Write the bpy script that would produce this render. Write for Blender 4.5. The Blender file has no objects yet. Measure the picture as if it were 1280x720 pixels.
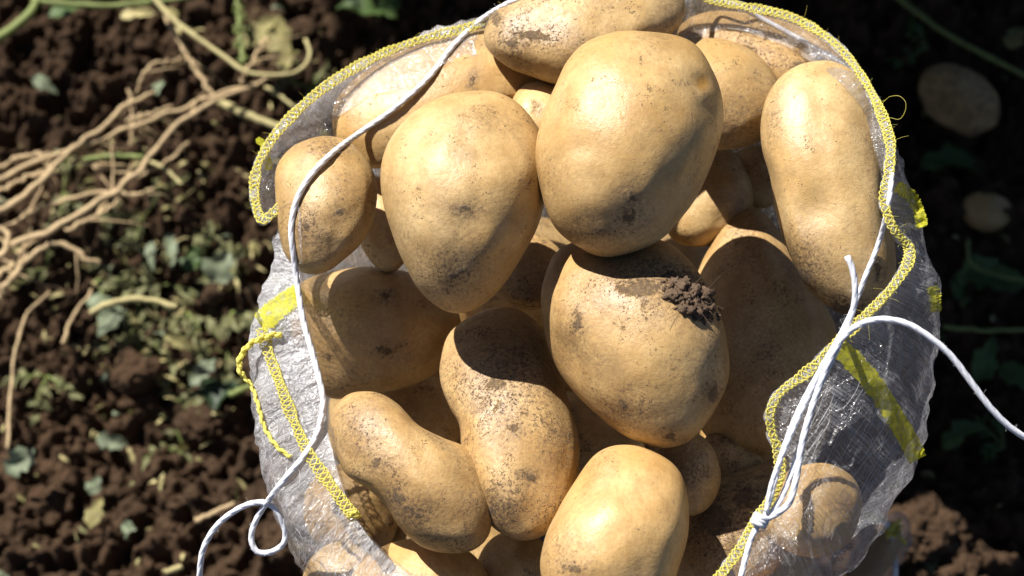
import bpy, bmesh, math, random
import numpy as np
from mathutils import Vector, Matrix
from mathutils.bvhtree import BVHTree

random.seed(7)
rng = np.random.default_rng(7)
SC = bpy.context.scene
COL = SC.collection

# ------------------------------------------------------------------ camera
ELEV = math.radians(62)
D0 = 1.2                                   # metres from lens to the middle of the pile
PX = 0.45e-3                               # metres per photograph pixel at that distance
FPX = D0 / PX
O = np.array([0.0, 0.0, 0.46])
CV = np.array([0.0, -math.cos(ELEV), math.sin(ELEV)])      # towards the camera
RV = np.array([1.0, 0.0, 0.0])
UV = np.array([0.0, math.sin(ELEV), math.cos(ELEV)])
CAM = O + D0 * CV
cd = bpy.data.cameras.new('camera')
cam = bpy.data.objects.new('camera', cd)
COL.objects.link(cam)
cam.location = CAM
cam.rotation_euler = (math.pi / 2 - ELEV, 0, 0)
cd.sensor_width = 36
cd.lens = 36 * FPX / 1280
cd.clip_start = 0.05
cd.clip_end = 2000
cd.dof.use_dof = True
cd.dof.focus_distance = D0 - 0.02
cd.dof.aperture_fstop = 6.7
SC.camera = cam

# ------------------------------------------------------------------ light
LDIR = -0.45 * RV + 0.76 * UV + 0.46 * CV
LDIR = LDIR / np.linalg.norm(LDIR)
sel = math.asin(LDIR[2])
srot = math.atan2(LDIR[0], LDIR[1])
w = bpy.data.worlds.new('World')
SC.world = w
w.use_nodes = True
nt = w.node_tree
bg = nt.nodes['Background']
sky = nt.nodes.new('ShaderNodeTexSky')
sky.sky_type = 'NISHITA'
sky.sun_disc = False
sky.sun_elevation = sel
sky.sun_rotation = srot
sky.air_density = 0.55
sky.dust_density = 0.2
nt.links.new(sky.outputs[0], bg.inputs[0])
bg.inputs[1].default_value = 0.05
sl = bpy.data.lights.new('sun', 'SUN')
sl.energy = 5.0
sl.angle = math.radians(0.53)
sl.color = (1.0, 0.955, 0.89)
so = bpy.data.objects.new('sun', sl)
COL.objects.link(so)
so.rotation_euler = Vector(-LDIR).to_track_quat('-Z', 'Y').to_euler()
so.location = (-1, 1, 3)
SC.view_settings.view_transform = 'Standard'
SC.view_settings.look = 'None'
SC.view_settings.exposure = 0.88
SC.view_settings.gamma = 1.0
SC.cycles.transparent_max_bounces = 24
SC.cycles.max_bounces = 10
SC.cycles.diffuse_bounces = 2
SC.cycles.caustics_reflective = False
SC.cycles.caustics_refractive = False

# ------------------------------------------------------------------ helpers
def P(px, py, wd):
    """pixel of the photograph and height in pixels above the pile plane (towards the lens) -> world"""
    px = np.asarray(px, float); py = np.asarray(py, float); wd = np.asarray(wd, float)
    d = D0 - wd * PX
    X = (px - 640) / FPX * d
    Y = (360 - py) / FPX * d
    return CAM + X[..., None] * RV + Y[..., None] * UV - d[..., None] * CV

def G(px, py, z=0.0):
    """point of the ground seen at a pixel"""
    r = (px - 640) / FPX * RV + (360 - py) / FPX * UV - CV
    t = (z - CAM[2]) / r[2]
    return CAM + t * r

def unproj(p):
    q = np.asarray(p) - CAM
    d = -(q @ CV)
    return 640 + (q @ RV) / d * FPX, 360 - (q @ UV) / d * FPX, (D0 - d) / PX

def W0(py, k=0.0):
    return -0.40 * (360 - py) + k

_perm = rng.permutation(512)
_val = rng.uniform(-1, 1, 512)
def vnoise(p):
    """value noise, p (n,3)"""
    p = np.asarray(p, float)
    i = np.floor(p).astype(int)
    f = p - i
    f = f * f * f * (f * (f * 6 - 15) + 10)
    def h(a, b, c):
        return _val[_perm[(_perm[(_perm[a % 512] + b) % 512] + c) % 512]]
    r = 0
    for dx in (0, 1):
        wx = f[:, 0] if dx else 1 - f[:, 0]
        for dy in (0, 1):
            wy = f[:, 1] if dy else 1 - f[:, 1]
            for dz in (0, 1):
                wz = f[:, 2] if dz else 1 - f[:, 2]
                r = r + wx * wy * wz * h(i[:, 0] + dx, i[:, 1] + dy, i[:, 2] + dz)
    return r

def fbm(p, oct=4, gain=0.5):
    a, s, r = 1.0, 1.0, 0
    for k in range(oct):
        r = r + a * vnoise(np.asarray(p) * s + 17.3 * k)
        a *= gain; s *= 2.03
    return r

def mesh_from(name, V, F, smooth=True):
    me = bpy.data.meshes.new(name)
    me.from_pydata(np.asarray(V).tolist(), [], F if isinstance(F, list) else np.asarray(F).tolist())
    if smooth:
        me.polygons.foreach_set('use_smooth', np.ones(len(me.polygons), bool))
    me.update()
    return me

def link(name, me, mat=None, parent=None, loc=None):
    o = bpy.data.objects.new(name, me)
    COL.objects.link(o)
    if mat is not None and me is not None and not me.materials:
        me.materials.append(mat)
    if loc is not None:
        o.location = loc
    if parent is not None:
        o.parent = parent
    return o

def tag(o, label=None, cat=None, group=None, kind=None):
    if label: o['label'] = label
    if cat: o['category'] = cat
    if group: o['group'] = group
    if kind: o['kind'] = kind
    return o

class MB:
    def __init__(s): s.v = []; s.f = []; s.n = 0
    def add(s, V, F):
        s.v.append(np.asarray(V, float))
        s.f += [[i + s.n for i in f] for f in F]
        s.n += len(V)
    def mesh(s, name, origin=(0, 0, 0), smooth=True):
        return mesh_from(name, np.vstack(s.v) - np.asarray(origin), s.f, smooth)

def catmull(pts, n, closed=False):
    pts = np.asarray(pts, float)
    m = len(pts)
    if closed:
        q = np.vstack([pts[-1], pts, pts[0], pts[1]])
        segs = m
    else:
        q = np.vstack([2 * pts[0] - pts[1], pts, 2 * pts[-1] - pts[-2]])
        segs = m - 1
    out = []
    per = 24
    for i in range(segs):
        p0, p1, p2, p3 = q[i:i + 4]
        for t in np.arange(per) / per:
            out.append(0.5 * ((2 * p1) + (-p0 + p2) * t + (2 * p0 - 5 * p1 + 4 * p2 - p3) * t * t + (-p0 + 3 * p1 - 3 * p2 + p3) * t ** 3))
    if not closed:
        out.append(pts[-1])
    else:
        out.append(out[0])
    out = np.array(out)
    L = np.concatenate([[0], np.cumsum(np.linalg.norm(np.diff(out, axis=0), axis=1))])
    s = np.linspace(0, L[-1], n + 1)[:-1] if closed else np.linspace(0, L[-1], n)
    return np.stack([np.interp(s, L, out[:, k]) for k in range(out.shape[1])], 1)

def frames(path):
    T = np.gradient(path, axis=0)
    T /= np.linalg.norm(T, axis=1)[:, None] + 1e-12
    a = np.array([0, 0, 1.0]) if abs(T[0][2]) < 0.8 else np.array([1.0, 0, 0])
    n = np.cross(T[0], a); n /= np.linalg.norm(n)
    N = [n]
    for i in range(1, len(path)):
        n = N[-1] - T[i] * (N[-1] @ T[i])
        n /= np.linalg.norm(n) + 1e-12
        N.append(n)
    N = np.array(N)
    return T, N, np.cross(T, N)

def tube(mb, path, rad, seg=6, cap=True):
    path = np.asarray(path, float)
    T, N, B = frames(path)
    rad = np.broadcast_to(np.asarray(rad, float), (len(path),))
    a = np.arange(seg) * 2 * math.pi / seg
    ring = np.cos(a)[None, :, None] * N[:, None, :] + np.sin(a)[None, :, None] * B[:, None, :]
    V = (path[:, None, :] + ring * rad[:, None, None]).reshape(-1, 3)
    F = []
    for i in range(len(path) - 1):
        for j in range(seg):
            k = (j + 1) % seg
            F.append([i * seg + j, i * seg + k, (i + 1) * seg + k, (i + 1) * seg + j])
    if cap:
        F.append(list(range(seg))[::-1])
        F.append([(len(path) - 1) * seg + j for j in range(seg)])
    mb.add(V, F)

def rope(mb, path, R, strands=3, pitch=None, seg=6):
    """twisted cord laid from a few plies"""
    path = np.asarray(path)
    L = np.linalg.norm(np.diff(path, axis=0), axis=1).sum()
    pitch = pitch or R * 12
    n = max(8, int(L / pitch * 9))
    path = catmull(path, n)
    T, N, B = frames(path)
    s = np.linspace(0, L, n)
    for k in range(strands):
        a = s / pitch * 2 * math.pi + k * 2 * math.pi / strands
        q = path + (np.cos(a)[:, None] * N + np.sin(a)[:, None] * B) * R * 0.20
        tube(mb, q, R * 0.74, 8)

# ------------------------------------------------------------------ materials
def newmat(name):
    m = bpy.data.materials.new(name)
    m.use_nodes = True
    t = m.node_tree
    b = t.nodes['Principled BSDF']
    return m, t, b

class N:
    def __init__(s, t): s.t = t
    def n(s, typ, ins=None, **kw):
        x = s.t.nodes.new('ShaderNode' + typ)
        for k, v in kw.items(): setattr(x, k, v)
        for k, v in (ins or {}).items():
            if isinstance(v, bpy.types.NodeSocket): s.t.links.new(v, x.inputs[k])
            else: x.inputs[k].default_value = v
        return x
    def ramp(s, fac, stops, interp='LINEAR'):
        x = s.t.nodes.new('ShaderNodeValToRGB')
        x.color_ramp.interpolation = interp
        el = x.color_ramp.elements
        while len(el) < len(stops): el.new(0.5)
        for e, (p, c) in zip(el, stops):
            e.position = p
            e.color = (c, c, c, 1) if isinstance(c, (int, float)) else (*c, 1)
        s.t.links.new(fac, x.inputs[0])
        return x.outputs[0]
    def mix(s, fac, a, b, mode='MIX'):
        x = s.t.nodes.new('ShaderNodeMix')
        x.data_type = 'RGBA'; x.blend_type = mode
        for i, v in ((0, fac), (6, a), (7, b)):
            if isinstance(v, bpy.types.NodeSocket): s.t.links.new(v, x.inputs[i])
            elif i == 0: x.inputs[i].default_value = v
            else: x.inputs[i].default_value = (*v, 1)
        return x.outputs[2]
    def m(s, op, a, b=0.0, clamp=False):
        x = s.t.nodes.new('ShaderNodeMath'); x.operation = op; x.use_clamp = clamp
        for i, v in ((0, a), (1, b)):
            if isinstance(v, bpy.types.NodeSocket): s.t.links.new(v, x.inputs[i])
            else: x.inputs[i].default_value = v
        return x.outputs[0]
    def link(s, a, b): s.t.links.new(a, b)

def potato_material():
    m, t, b = newmat('potato_skin'); k = N(t)
    tc = k.n('TexCoord'); oi = k.n('ObjectInfo')
    off = k.n('VectorMath', {0: tc.outputs['Object']}, operation='ADD')
    sc = k.m('MULTIPLY', oi.outputs['Random'], 9.0)
    cmb = k.n('CombineXYZ', {0: sc, 1: k.m('MULTIPLY', sc, 1.7), 2: k.m('MULTIPLY', sc, -2.3)})
    k.link(cmb.outputs[0], off.inputs[1])
    v = off.outputs[0]
    at = k.n('Attribute', attribute_name='dirt', attribute_type='OBJECT')
    dirt = at.outputs['Fac']
    def noise(scale, det=3.0, rough=0.55, dist=0.0):
        return k.n('TexNoise', {'Vector': v, 'Scale': scale, 'Detail': det, 'Roughness': rough, 'Distortion': dist}).outputs[0]
    big = noise(22, 3)
    fine = noise(420, 3, 0.6)
    mid = noise(75, 5, 0.6)
    c = k.mix(k.ramp(big, [(0.30, 0.0), (0.70, 1.0)]), (0.52, 0.332, 0.126), (0.66, 0.480, 0.240))
    c = k.mix(k.ramp(mid, [(0.42, 0.0), (0.72, 0.55)]), c, (0.36, 0.205, 0.066))
    c = k.mix(k.ramp(fine, [(0.35, 0.0), (0.75, 0.45)]), c, (0.33, 0.205, 0.085))
    hue = k.ramp(oi.outputs['Random'], [(0.0, (0.92, 0.86, 0.76)), (0.5, (1.0, 1.0, 1.0)), (1.0, (1.06, 0.98, 0.86))])
    c = k.mix(1.0, c, hue, 'MULTIPLY')
    # dusty soil film lying in patches
    film_n = noise(34, 9, 0.68, 0.6)
    lo = k.m('SUBTRACT', film_n, k.m('SUBTRACT', 0.61, k.m('MULTIPLY', dirt, 0.20)))
    film = k.m('MULTIPLY', lo, 3.2, True)
    film = k.m('MULTIPLY', film, k.ramp(noise(300, 4, 0.7), [(0.30, 0.25), (0.62, 0.9)]))
    dust = k.n('Attribute', attribute_name='dust').outputs['Fac']
    stain = k.n('Attribute', attribute_name='stain').outputs['Fac']
    eye = k.n('Attribute', attribute_name='eye').outputs['Fac']
    grain = noise(520, 5, 0.75)
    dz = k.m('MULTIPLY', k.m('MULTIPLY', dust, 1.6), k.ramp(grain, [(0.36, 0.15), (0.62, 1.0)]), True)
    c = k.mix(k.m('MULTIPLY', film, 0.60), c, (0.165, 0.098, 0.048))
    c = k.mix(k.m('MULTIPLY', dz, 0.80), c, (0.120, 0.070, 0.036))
    c = k.mix(k.m('MULTIPLY', eye, 0.85, True), c, (0.36, 0.175, 0.028))
    sm = k.m('SUBTRACT', k.m('ADD', stain, k.m('MULTIPLY', k.m('SUBTRACT', noise(330, 6, 0.75), 0.5), 2.3)), 0.50)
    sm = k.m('MULTIPLY', sm, 3.0, True)
    sm = k.m('MULTIPLY', sm, k.m('MULTIPLY', stain, 3.5, True))
    warp = k.n('TexNoise', {'Vector': v, 'Scale': 260.0, 'Detail': 3.0, 'Roughness': 0.7}).outputs['Color']
    vw = k.n('VectorMath', {0: v}, operation='ADD')
    ws = k.n('VectorMath', {0: k.n('VectorMath', {0: warp, 1: (0.5, 0.5, 0.5)}, operation='SUBTRACT').outputs[0], 'Scale': 0.010}, operation='SCALE')
    k.link(ws.outputs[0], vw.inputs[1]); vw = vw.outputs[0]
    # small round specks, thicker in clusters
    clus = noise(45, 3, 0.6)
    thr = k.m('MULTIPLY', k.m('SUBTRACT', clus, k.m('SUBTRACT', 0.545, k.m('MULTIPLY', dirt, 0.20))), 1.15)
    vo = k.n('TexVoronoi', {'Vector': vw, 'Scale': 620.0, 'Randomness': 1.0})
    wob = k.m('MULTIPLY', noise(900, 2), 0.25)
    rndsz = k.n('SeparateColor', {0: vo.outputs['Color']}).outputs[0]
    lim = k.m('MULTIPLY', thr, k.m('MULTIPLY', rndsz, 2.2))
    sp1 = k.m('MULTIPLY', k.m('SUBTRACT', lim, k.m('SUBTRACT', vo.outputs['Distance'], k.m('SUBTRACT', wob, 0.12))), 14.0, True)
    vo2 = k.n('TexVoronoi', {'Vector': vw, 'Scale': 230.0, 'Randomness': 1.0})
    r2 = k.n('SeparateColor', {0: vo2.outputs['Color']}).outputs[1]
    lim2 = k.m('SUBTRACT', k.m('MULTIPLY', k.m('SUBTRACT', r2, 0.60), 0.62), 0.02)
    sp2 = k.m('MULTIPLY', k.m('SUBTRACT', lim2, k.m('SUBTRACT', vo2.outputs['Distance'], k.m('MULTIPLY', k.m('SUBTRACT', noise(700, 3, 0.7), 0.5), 0.35))), 12.0, True)
    sp2 = k.m('MULTIPLY', sp2, 0.85)
    blot = k.m('MULTIPLY', k.m('SUBTRACT', noise(62, 7, 0.7, 0.4), k.m('SUBTRACT', 0.70, k.m('MULTIPLY', dirt, 0.06))), 16.0, True)
    dsp = k.m('MULTIPLY', k.m('SUBTRACT', grain, k.m('SUBTRACT', 0.68, k.m('MULTIPLY', dust, 0.13))), 16.0, True)
    dsp = k.m('MULTIPLY', dsp, k.m('MULTIPLY', dust, 2.0, True))
    specks = k.m('MAXIMUM', k.m('MAXIMUM', sp1, sp2), blot)
    c = k.mix(k.m('MULTIPLY', specks, 0.72), c, (0.062, 0.036, 0.020))
    c = k.mix(k.m('MULTIPLY', k.m('MAXIMUM', k.m('MULTIPLY', sm, 0.8), dsp), 0.82), c, (0.050, 0.033, 0.022))
    specks = k.m('MAXIMUM', specks, k.m('MAXIMUM', sm, dsp))
    k.link(c, b.inputs['Base Color'])
    rough = k.m('ADD', 0.38, k.m('MULTIPLY', k.m('MAXIMUM', specks, film), 0.45))
    k.link(k.m('ADD', rough, k.m('MULTIPLY', fine, 0.12)), b.inputs['Roughness'])
    b.inputs['Specular IOR Level'].default_value = 0.55
    b.inputs['Subsurface Weight'].default_value = 0.10
    b.inputs['Subsurface Radius'].default_value = (1.0, 0.55, 0.2)
    b.inputs['Subsurface Scale'].default_value = 0.006
    h = k.m('ADD', k.m('MULTIPLY', fine, 0.35), k.m('MULTIPLY', k.m('MAXIMUM', specks, k.m('MULTIPLY', film, 0.5)), 0.8))
    h = k.m('ADD', h, k.m('MULTIPLY', noise(1400, 2), 0.25))
    bp = k.n('Bump', {'Height': h, 'Strength': 0.85, 'Distance': 0.0007})
    bp2 = k.n('Bump', {'Height': mid, 'Strength': 0.16, 'Distance': 0.003, 'Normal': bp.outputs[0]})
    k.link(bp2.outputs[0], b.inputs['Normal'])
    return m

def soil_material():
    m, t, b = newmat('soil'); k = N(t)
    tc = k.n('TexCoord'); v = k.n('NewGeometry').outputs['Position']
    def noise(scale, det=3.0, rough=0.55):
        return k.n('TexNoise', {'Vector': v, 'Scale': scale, 'Detail': det, 'Roughness': rough}).outputs[0]
    c = k.mix(k.ramp(noise(9, 6, 0.6), [(0.35, 0.0), (0.68, 1.0)]), (0.054, 0.032, 0.018), (0.108, 0.063, 0.035))
    c = k.mix(k.ramp(noise(120, 6, 0.7), [(0.40, 0.0), (0.75, 0.8)]), c, (0.140, 0.088, 0.053))
    c = k.mix(k.ramp(noise(600, 3, 0.6), [(0.38, 0.6), (0.55, 0.0)]), c, (0.030, 0.017, 0.010))
    k.link(c, b.inputs['Base Color'])
    b.inputs['Roughness'].default_value = 0.95
    b.inputs['Specular IOR Level'].default_value = 0.15
    bp = k.n('Bump', {'Height': noise(260, 8, 0.7), 'Strength': 0.9, 'Distance': 0.006})
    k.link(bp.outputs[0], b.inputs['Normal'])
    return m

def simple(name, col, rough=0.6, var=0.25, scale=60, trans=0.0, bump=0.2, bdist=0.001, spec=0.3, col2=None):
    m, t, b = newmat(name); k = N(t)
    v = k.n('NewGeometry').outputs['Position']
    oi = k.n('ObjectInfo')
    n1 = k.n('TexNoise', {'Vector': v, 'Scale': float(scale), 'Detail': 5.0, 'Roughness': 0.65}).outputs[0]
    col2 = col2 or tuple(x * (1 - var * 1.6) for x in col)
    c = k.mix(k.ramp(n1, [(0.32, 0.0), (0.70, 1.0)]), col2, col)
    k.link(c, b.inputs['Base Color'])
    b.inputs['Roughness'].default_value = rough
    b.inputs['Specular IOR Level'].default_value = spec
    bp = k.n('Bump', {'Height': n1, 'Strength': bump, 'Distance': bdist})
    k.link(bp.outputs[0], b.inputs['Normal'])
    if trans:
        tr = k.n('BsdfTranslucent', {'Color': c})
        mx = k.n('MixShader', {0: trans, 1: b.outputs[0], 2: tr.outputs[0]})
        k.link(mx.outputs[0], t.nodes['Material Output'].inputs[0])
    return m

def film_material(name='clear_film', base=0.06, streak=0.50):
    m, t, b = newmat(name); k = N(t)
    uv = k.n('UVMap').outputs[0]
    pos = k.n('NewGeometry').outputs['Position']
    # u runs round the mouth, v down the sack: fine vertical filaments and crossing ones
    st = k.n('Mapping', {'Vector': uv, 'Scale': (900.0, 5.0, 1.0), 'Rotation': (0, 0, 0.0)}).outputs[0]
    n1 = k.n('TexNoise', {'Vector': st, 'Scale': 1.0, 'Detail': 4.0, 'Roughness': 0.6}).outputs[0]
    st2 = k.n('Mapping', {'Vector': uv, 'Scale': (90.0, 420.0, 1.0), 'Rotation': (0, 0, 0.12)}).outputs[0]
    n2 = k.n('TexNoise', {'Vector': st2, 'Scale': 1.0, 'Detail': 3.0, 'Roughness': 0.6}).outputs[0]
    n3 = k.n('TexNoise', {'Vector': pos, 'Scale': 38.0, 'Detail': 4.0, 'Roughness': 0.6}).outputs[0]
    s1 = k.m('SUBTRACT', 1.0, k.m('MULTIPLY', k.m('ABSOLUTE', k.m('SUBTRACT', n1, 0.5)), 13.0), True)
    s2 = k.m('MULTIPLY', k.m('SUBTRACT', 1.0, k.m('MULTIPLY', k.m('ABSOLUTE', k.m('SUBTRACT', n2, 0.5)), 15.0), True), 0.45)
    patch = k.ramp(n3, [(0.30, 0.35), (0.70, 1.0)])
    mask = k.m('MULTIPLY', k.m('MAXIMUM', s1, s2), patch)
    ply_lit = k.n('Attribute', attribute_name='ply_lit').outputs['Fac']      # folded layers of film, plus sunlit whiteness put into the left side
    fac = k.m('ADD', k.m('ADD', base, k.m('MULTIPLY', ply_lit, k.m('MULTIPLY', patch, 0.66))), k.m('MULTIPLY', mask, streak), True)
    wr = k.n('TexNoise', {'Vector': pos, 'Scale': 90.0, 'Detail': 5.0, 'Roughness': 0.62, 'Distortion': 0.8}).outputs[0]
    wr2 = k.n('TexNoise', {'Vector': k.n('Mapping', {'Vector': uv, 'Scale': (160.0, 10.0, 1.0)}).outputs[0], 'Scale': 1.0, 'Detail': 3.0}).outputs[0]
    cw = k.n('VectorMath', {0: pos, 1: k.n('VectorMath', {0: k.n('TexNoise', {'Vector': pos, 'Scale': 60.0, 'Detail': 2.0}).outputs['Color'], 'Scale': 0.03}, operation='SCALE').outputs[0]}, operation='ADD').outputs[0]
    cr = k.n('TexVoronoi', {'Vector': cw, 'Scale': 150.0}, feature='DISTANCE_TO_EDGE').outputs['Distance']
    cr = k.ramp(cr, [(0.0, 1.0), (0.16, 0.0)])
    bp = k.n('Bump', {'Height': k.m('ADD', k.m('ADD', wr, k.m('MULTIPLY', cr, 0.08)), k.m('MULTIPLY', wr2, 0.8)), 'Strength': 0.9, 'Distance': 0.006})
    bp1 = k.n('Bump', {'Height': k.m('ADD', n1, n2), 'Strength': 0.35, 'Distance': 0.0006, 'Normal': bp.outputs[0]})
    nrm = bp1.outputs[0]
    dif = k.n('BsdfDiffuse', {'Color': (0.88, 0.885, 0.93, 1), 'Normal': nrm})
    trl = k.n('BsdfTranslucent', {'Color': (0.88, 0.885, 0.93, 1), 'Normal': nrm})
    body = k.n('MixShader', {0: 0.5, 1: dif.outputs[0], 2: trl.outputs[0]})
    tr = k.n('BsdfTransparent', {'Color': (0.97, 0.97, 0.98, 1)})
    mx = k.n('MixShader', {0: fac, 1: tr.outputs[0], 2: body.outputs[0]})
    gl = k.n('BsdfGlossy', {'Color': (1, 1, 1, 1), 'Roughness': 0.13, 'Normal': nrm})
    fr = k.n('Fresnel', {'IOR': 1.45})
    ff = k.m('MINIMUM', k.m('ADD', k.m('MULTIPLY', fr.outputs[0], 0.5), 0.05), 0.16)
    out = k.n('MixShader', {0: ff, 1: mx.outputs[0], 2: gl.outputs[0]})
    k.link(out.outputs[0], t.nodes['Material Output'].inputs[0])
    return m

M_POT = potato_material()
M_SOIL = soil_material()
M_FILM = film_material()
M_HEM = film_material('hem_film', 0.12, 0.34)
M_HEMBAND = film_material('hem_band', 0.55, 0.35)
M_YEL = simple('yellow_yarn', (0.96, 0.88, 0.24), 0.5, 0.06, 300, trans=0.5)
M_TAPE = simple('yellow_tape', (0.92, 0.89, 0.07), 0.4, 0.14, 250, trans=0.5, bump=0.4)
tt_ = M_TAPE.node_tree; k_ = N(tt_)
last_ = tt_.nodes['Material Output'].inputs[0].links[0].from_socket
wv_ = k_.n('TexNoise', {'Vector': k_.n('NewGeometry').outputs['Position'], 'Scale': 420.0, 'Detail': 3.0}).outputs[0]
mx_ = k_.n('MixShader', {0: k_.ramp(wv_, [(0.35, 0.55), (0.60, 0.12)]), 1: last_, 2: k_.n('BsdfTransparent').outputs[0]})
k_.link(mx_.outputs[0], tt_.nodes['Material Output'].inputs[0])
M_CORD = simple('white_cord', (0.82, 0.83, 0.88), 0.6, 0.06, 500, trans=0.12)
M_FIB = simple('white_fibre', (0.86, 0.86, 0.88), 0.4, 0.04, 300, trans=0.3)
M_STRAW = simple('dry_stalk', (0.58, 0.425, 0.235), 0.75, 0.3, 140, bump=0.5)
M_STRAW2 = simple('pale_stalk', (0.50, 0.43, 0.20), 0.7, 0.2, 90, bump=0.5)
M_GSTEM = simple('green_stalk', (0.20, 0.24, 0.07), 0.6, 0.25, 70)
M_LEAF = simple('green_leaf', (0.10, 0.155, 0.045), 0.55, 0.3, 90, trans=0.3, col2=(0.055, 0.10, 0.03))
M_PALE = simple('pale_leaf', (0.27, 0.32, 0.20), 0.6, 0.35, 90, trans=0.25)
M_SHADELEAF = simple('shaded_leaf', (0.035, 0.065, 0.025), 0.5, 0.4, 60, trans=0.15)  # leaf green darkened, its shade put into the colour
M_DRY = simple('dry_leaf', (0.34, 0.30, 0.12), 0.7, 0.3, 90, trans=0.25)
M_CRUMB = simple('dark_crumb', (0.20, 0.135, 0.09), 0.95, 0.3, 900, bump=0.8, bdist=0.002, spec=0.1)

# ------------------------------------------------------------------ ground
def axis(c0, c1, n, far, m):
    a = np.linspace(c0, c1, n)
    st = a[1] - a[0]
    g = np.geomspace(st, far, m)
    return np.concatenate([(c0 - np.cumsum(g))[::-1], a, c1 + np.cumsum(g)])

def ground_height(x, y):
    p = np.stack([x, y, np.zeros_like(x)], 1)
    wx = vnoise(p * 14 + 5.1) * 0.025; wy = vnoise(p * 14 + 9.7) * 0.025
    q = p + np.stack([wx, wy, np.zeros_like(x)], 1)
    h = 0.022 * vnoise(p * 3.1 + 3) + 0.020 * vnoise(q * 9 + 1)
    c = 1 - np.abs(vnoise(q * 32 + 2))
    h = h + 0.013 * (c ** 2 - 0.5) + 0.011 * vnoise(q * 62 + 7) + 0.010 * vnoise(p * 128 + 4) + 0.005 * vnoise(p * 230)
    near = np.exp(-(np.maximum(0, np.hypot(x, y - 0.1) - 1.2) / 4.0) ** 2)
    base = np.clip((np.hypot(x - 0.05, y + 0.01) - 0.12) / 0.10, 0.12, 1)
    return h * (0.25 + 0.75 * near) * base - 0.012

gx = axis(-0.62, 0.66, 600, 60, 36)
gy = axis(-0.22, 0.74, 450, 60, 36)
X, Y = np.meshgrid(gx, gy)
xs, ys = X.ravel(), Y.ravel()
GV = np.stack([xs, ys, ground_height(xs, ys)], 1)
nx, ny = len(gx), len(gy)
idx = np.arange(nx * ny).reshape(ny, nx)
GF = np.stack([idx[:-1, :-1], idx[:-1, 1:], idx[1:, 1:], idx[1:, :-1]], -1).reshape(-1, 4)
ground = link('ground', mesh_from('ground', GV, GF), M_SOIL)
tag(ground, kind='structure')
def gz(x, y):
    return float(ground_height(np.array([x]), np.array([y]))[0])

# ------------------------------------------------------------------ potatoes
def icos(sub):
    bm = bmesh.new()
    bmesh.ops.create_icosphere(bm, subdivisions=sub, radius=1)
    V = np.array([v.co[:] for v in bm.verts])
    me = bpy.data.meshes.new('sphere')
    bm.to_mesh(me); bm.free()
    me.polygons.foreach_set('use_smooth', np.ones(len(me.polygons), bool))
    return V, me
S6, ME6 = icos(6)
S5, ME5 = icos(5)
S3, ME3 = icos(3)
S2, ME2 = icos(2)
S1, ME1 = icos(1)
FACES = {}
for sv, me in ((S6, ME6), (S5, ME5), (S3, ME3), (S2, ME2), (S1, ME1)):
    FACES[id(sv)] = [list(p.vertices) for p in me.polygons]

def potato_shape(outline, thick=0.9, seed=0, lump=1.0, tilt=(0, -0.3), dents=(), S=S6):
    """outline seen by the lens -> full round body in (px, py, w) space"""
    q = catmull(outline, 360, True)
    c = q.mean(0)
    cov = np.cov((q - c).T)
    ev, E = np.linalg.eigh(cov)
    A = E @ np.diag(np.sqrt(ev * 2)) @ E.T
    qn = (q - c) @ np.linalg.inv(A).T
    th = np.arctan2(qn[:, 1], qn[:, 0]); r = np.hypot(qn[:, 0], qn[:, 1])
    o = np.argsort(th); th, r = th[o], r[o]
    th = np.concatenate([th - 2 * math.pi, th, th + 2 * math.pi]); r = np.tile(r, 3)
    minor = math.sqrt(ev[0] * 2)
    x, y, z = S[:, 0], S[:, 1], S[:, 2]
    rho = np.hypot(x, y)
    g = 1 + (np.interp(np.arctan2(y, x), th, r) - 1) * rho ** 2
    pq = np.stack([x, y], 1) * g[:, None] @ A.T
    T = minor * thick
    sd = np.array([seed * 3.71, seed * 1.93, seed * 5.17])
    n = vnoise(S * 1.25 + sd) * 0.075 + vnoise(S * 2.6 + sd + 9) * 0.030 + vnoise(S * 5.5 + sd + 4) * 0.006
    n *= lump
    pq = pq * (1 + n * (1 - rho ** 4) + n * 0.35 * rho ** 4)[:, None]
    wz = T * z * (1 + n)
    wz = wz + tilt[0] * pq[:, 0] - tilt[1] * pq[:, 1]          # image y runs down
    pxy = pq + c
    for (dx, dy, dr, dd) in dents:
        d2 = ((pxy[:, 0] - dx) ** 2 + (pxy[:, 1] - dy) ** 2) / dr ** 2
        wz = wz - dd * np.exp(-d2) * (z > 0)
    return c, np.column_stack([pxy, wz]), T

def ell(cx, cy, a, b, rot=0, n=14):
    t = np.linspace(0, 2 * math.pi, n, endpoint=False)
    cr, sr = math.cos(math.radians(rot)), math.sin(math.radians(rot))
    return [(cx + a * math.cos(k) * cr - b * math.sin(k) * sr, cy + a * math.cos(k) * sr + b * math.sin(k) * cr) for k in t]

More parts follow.
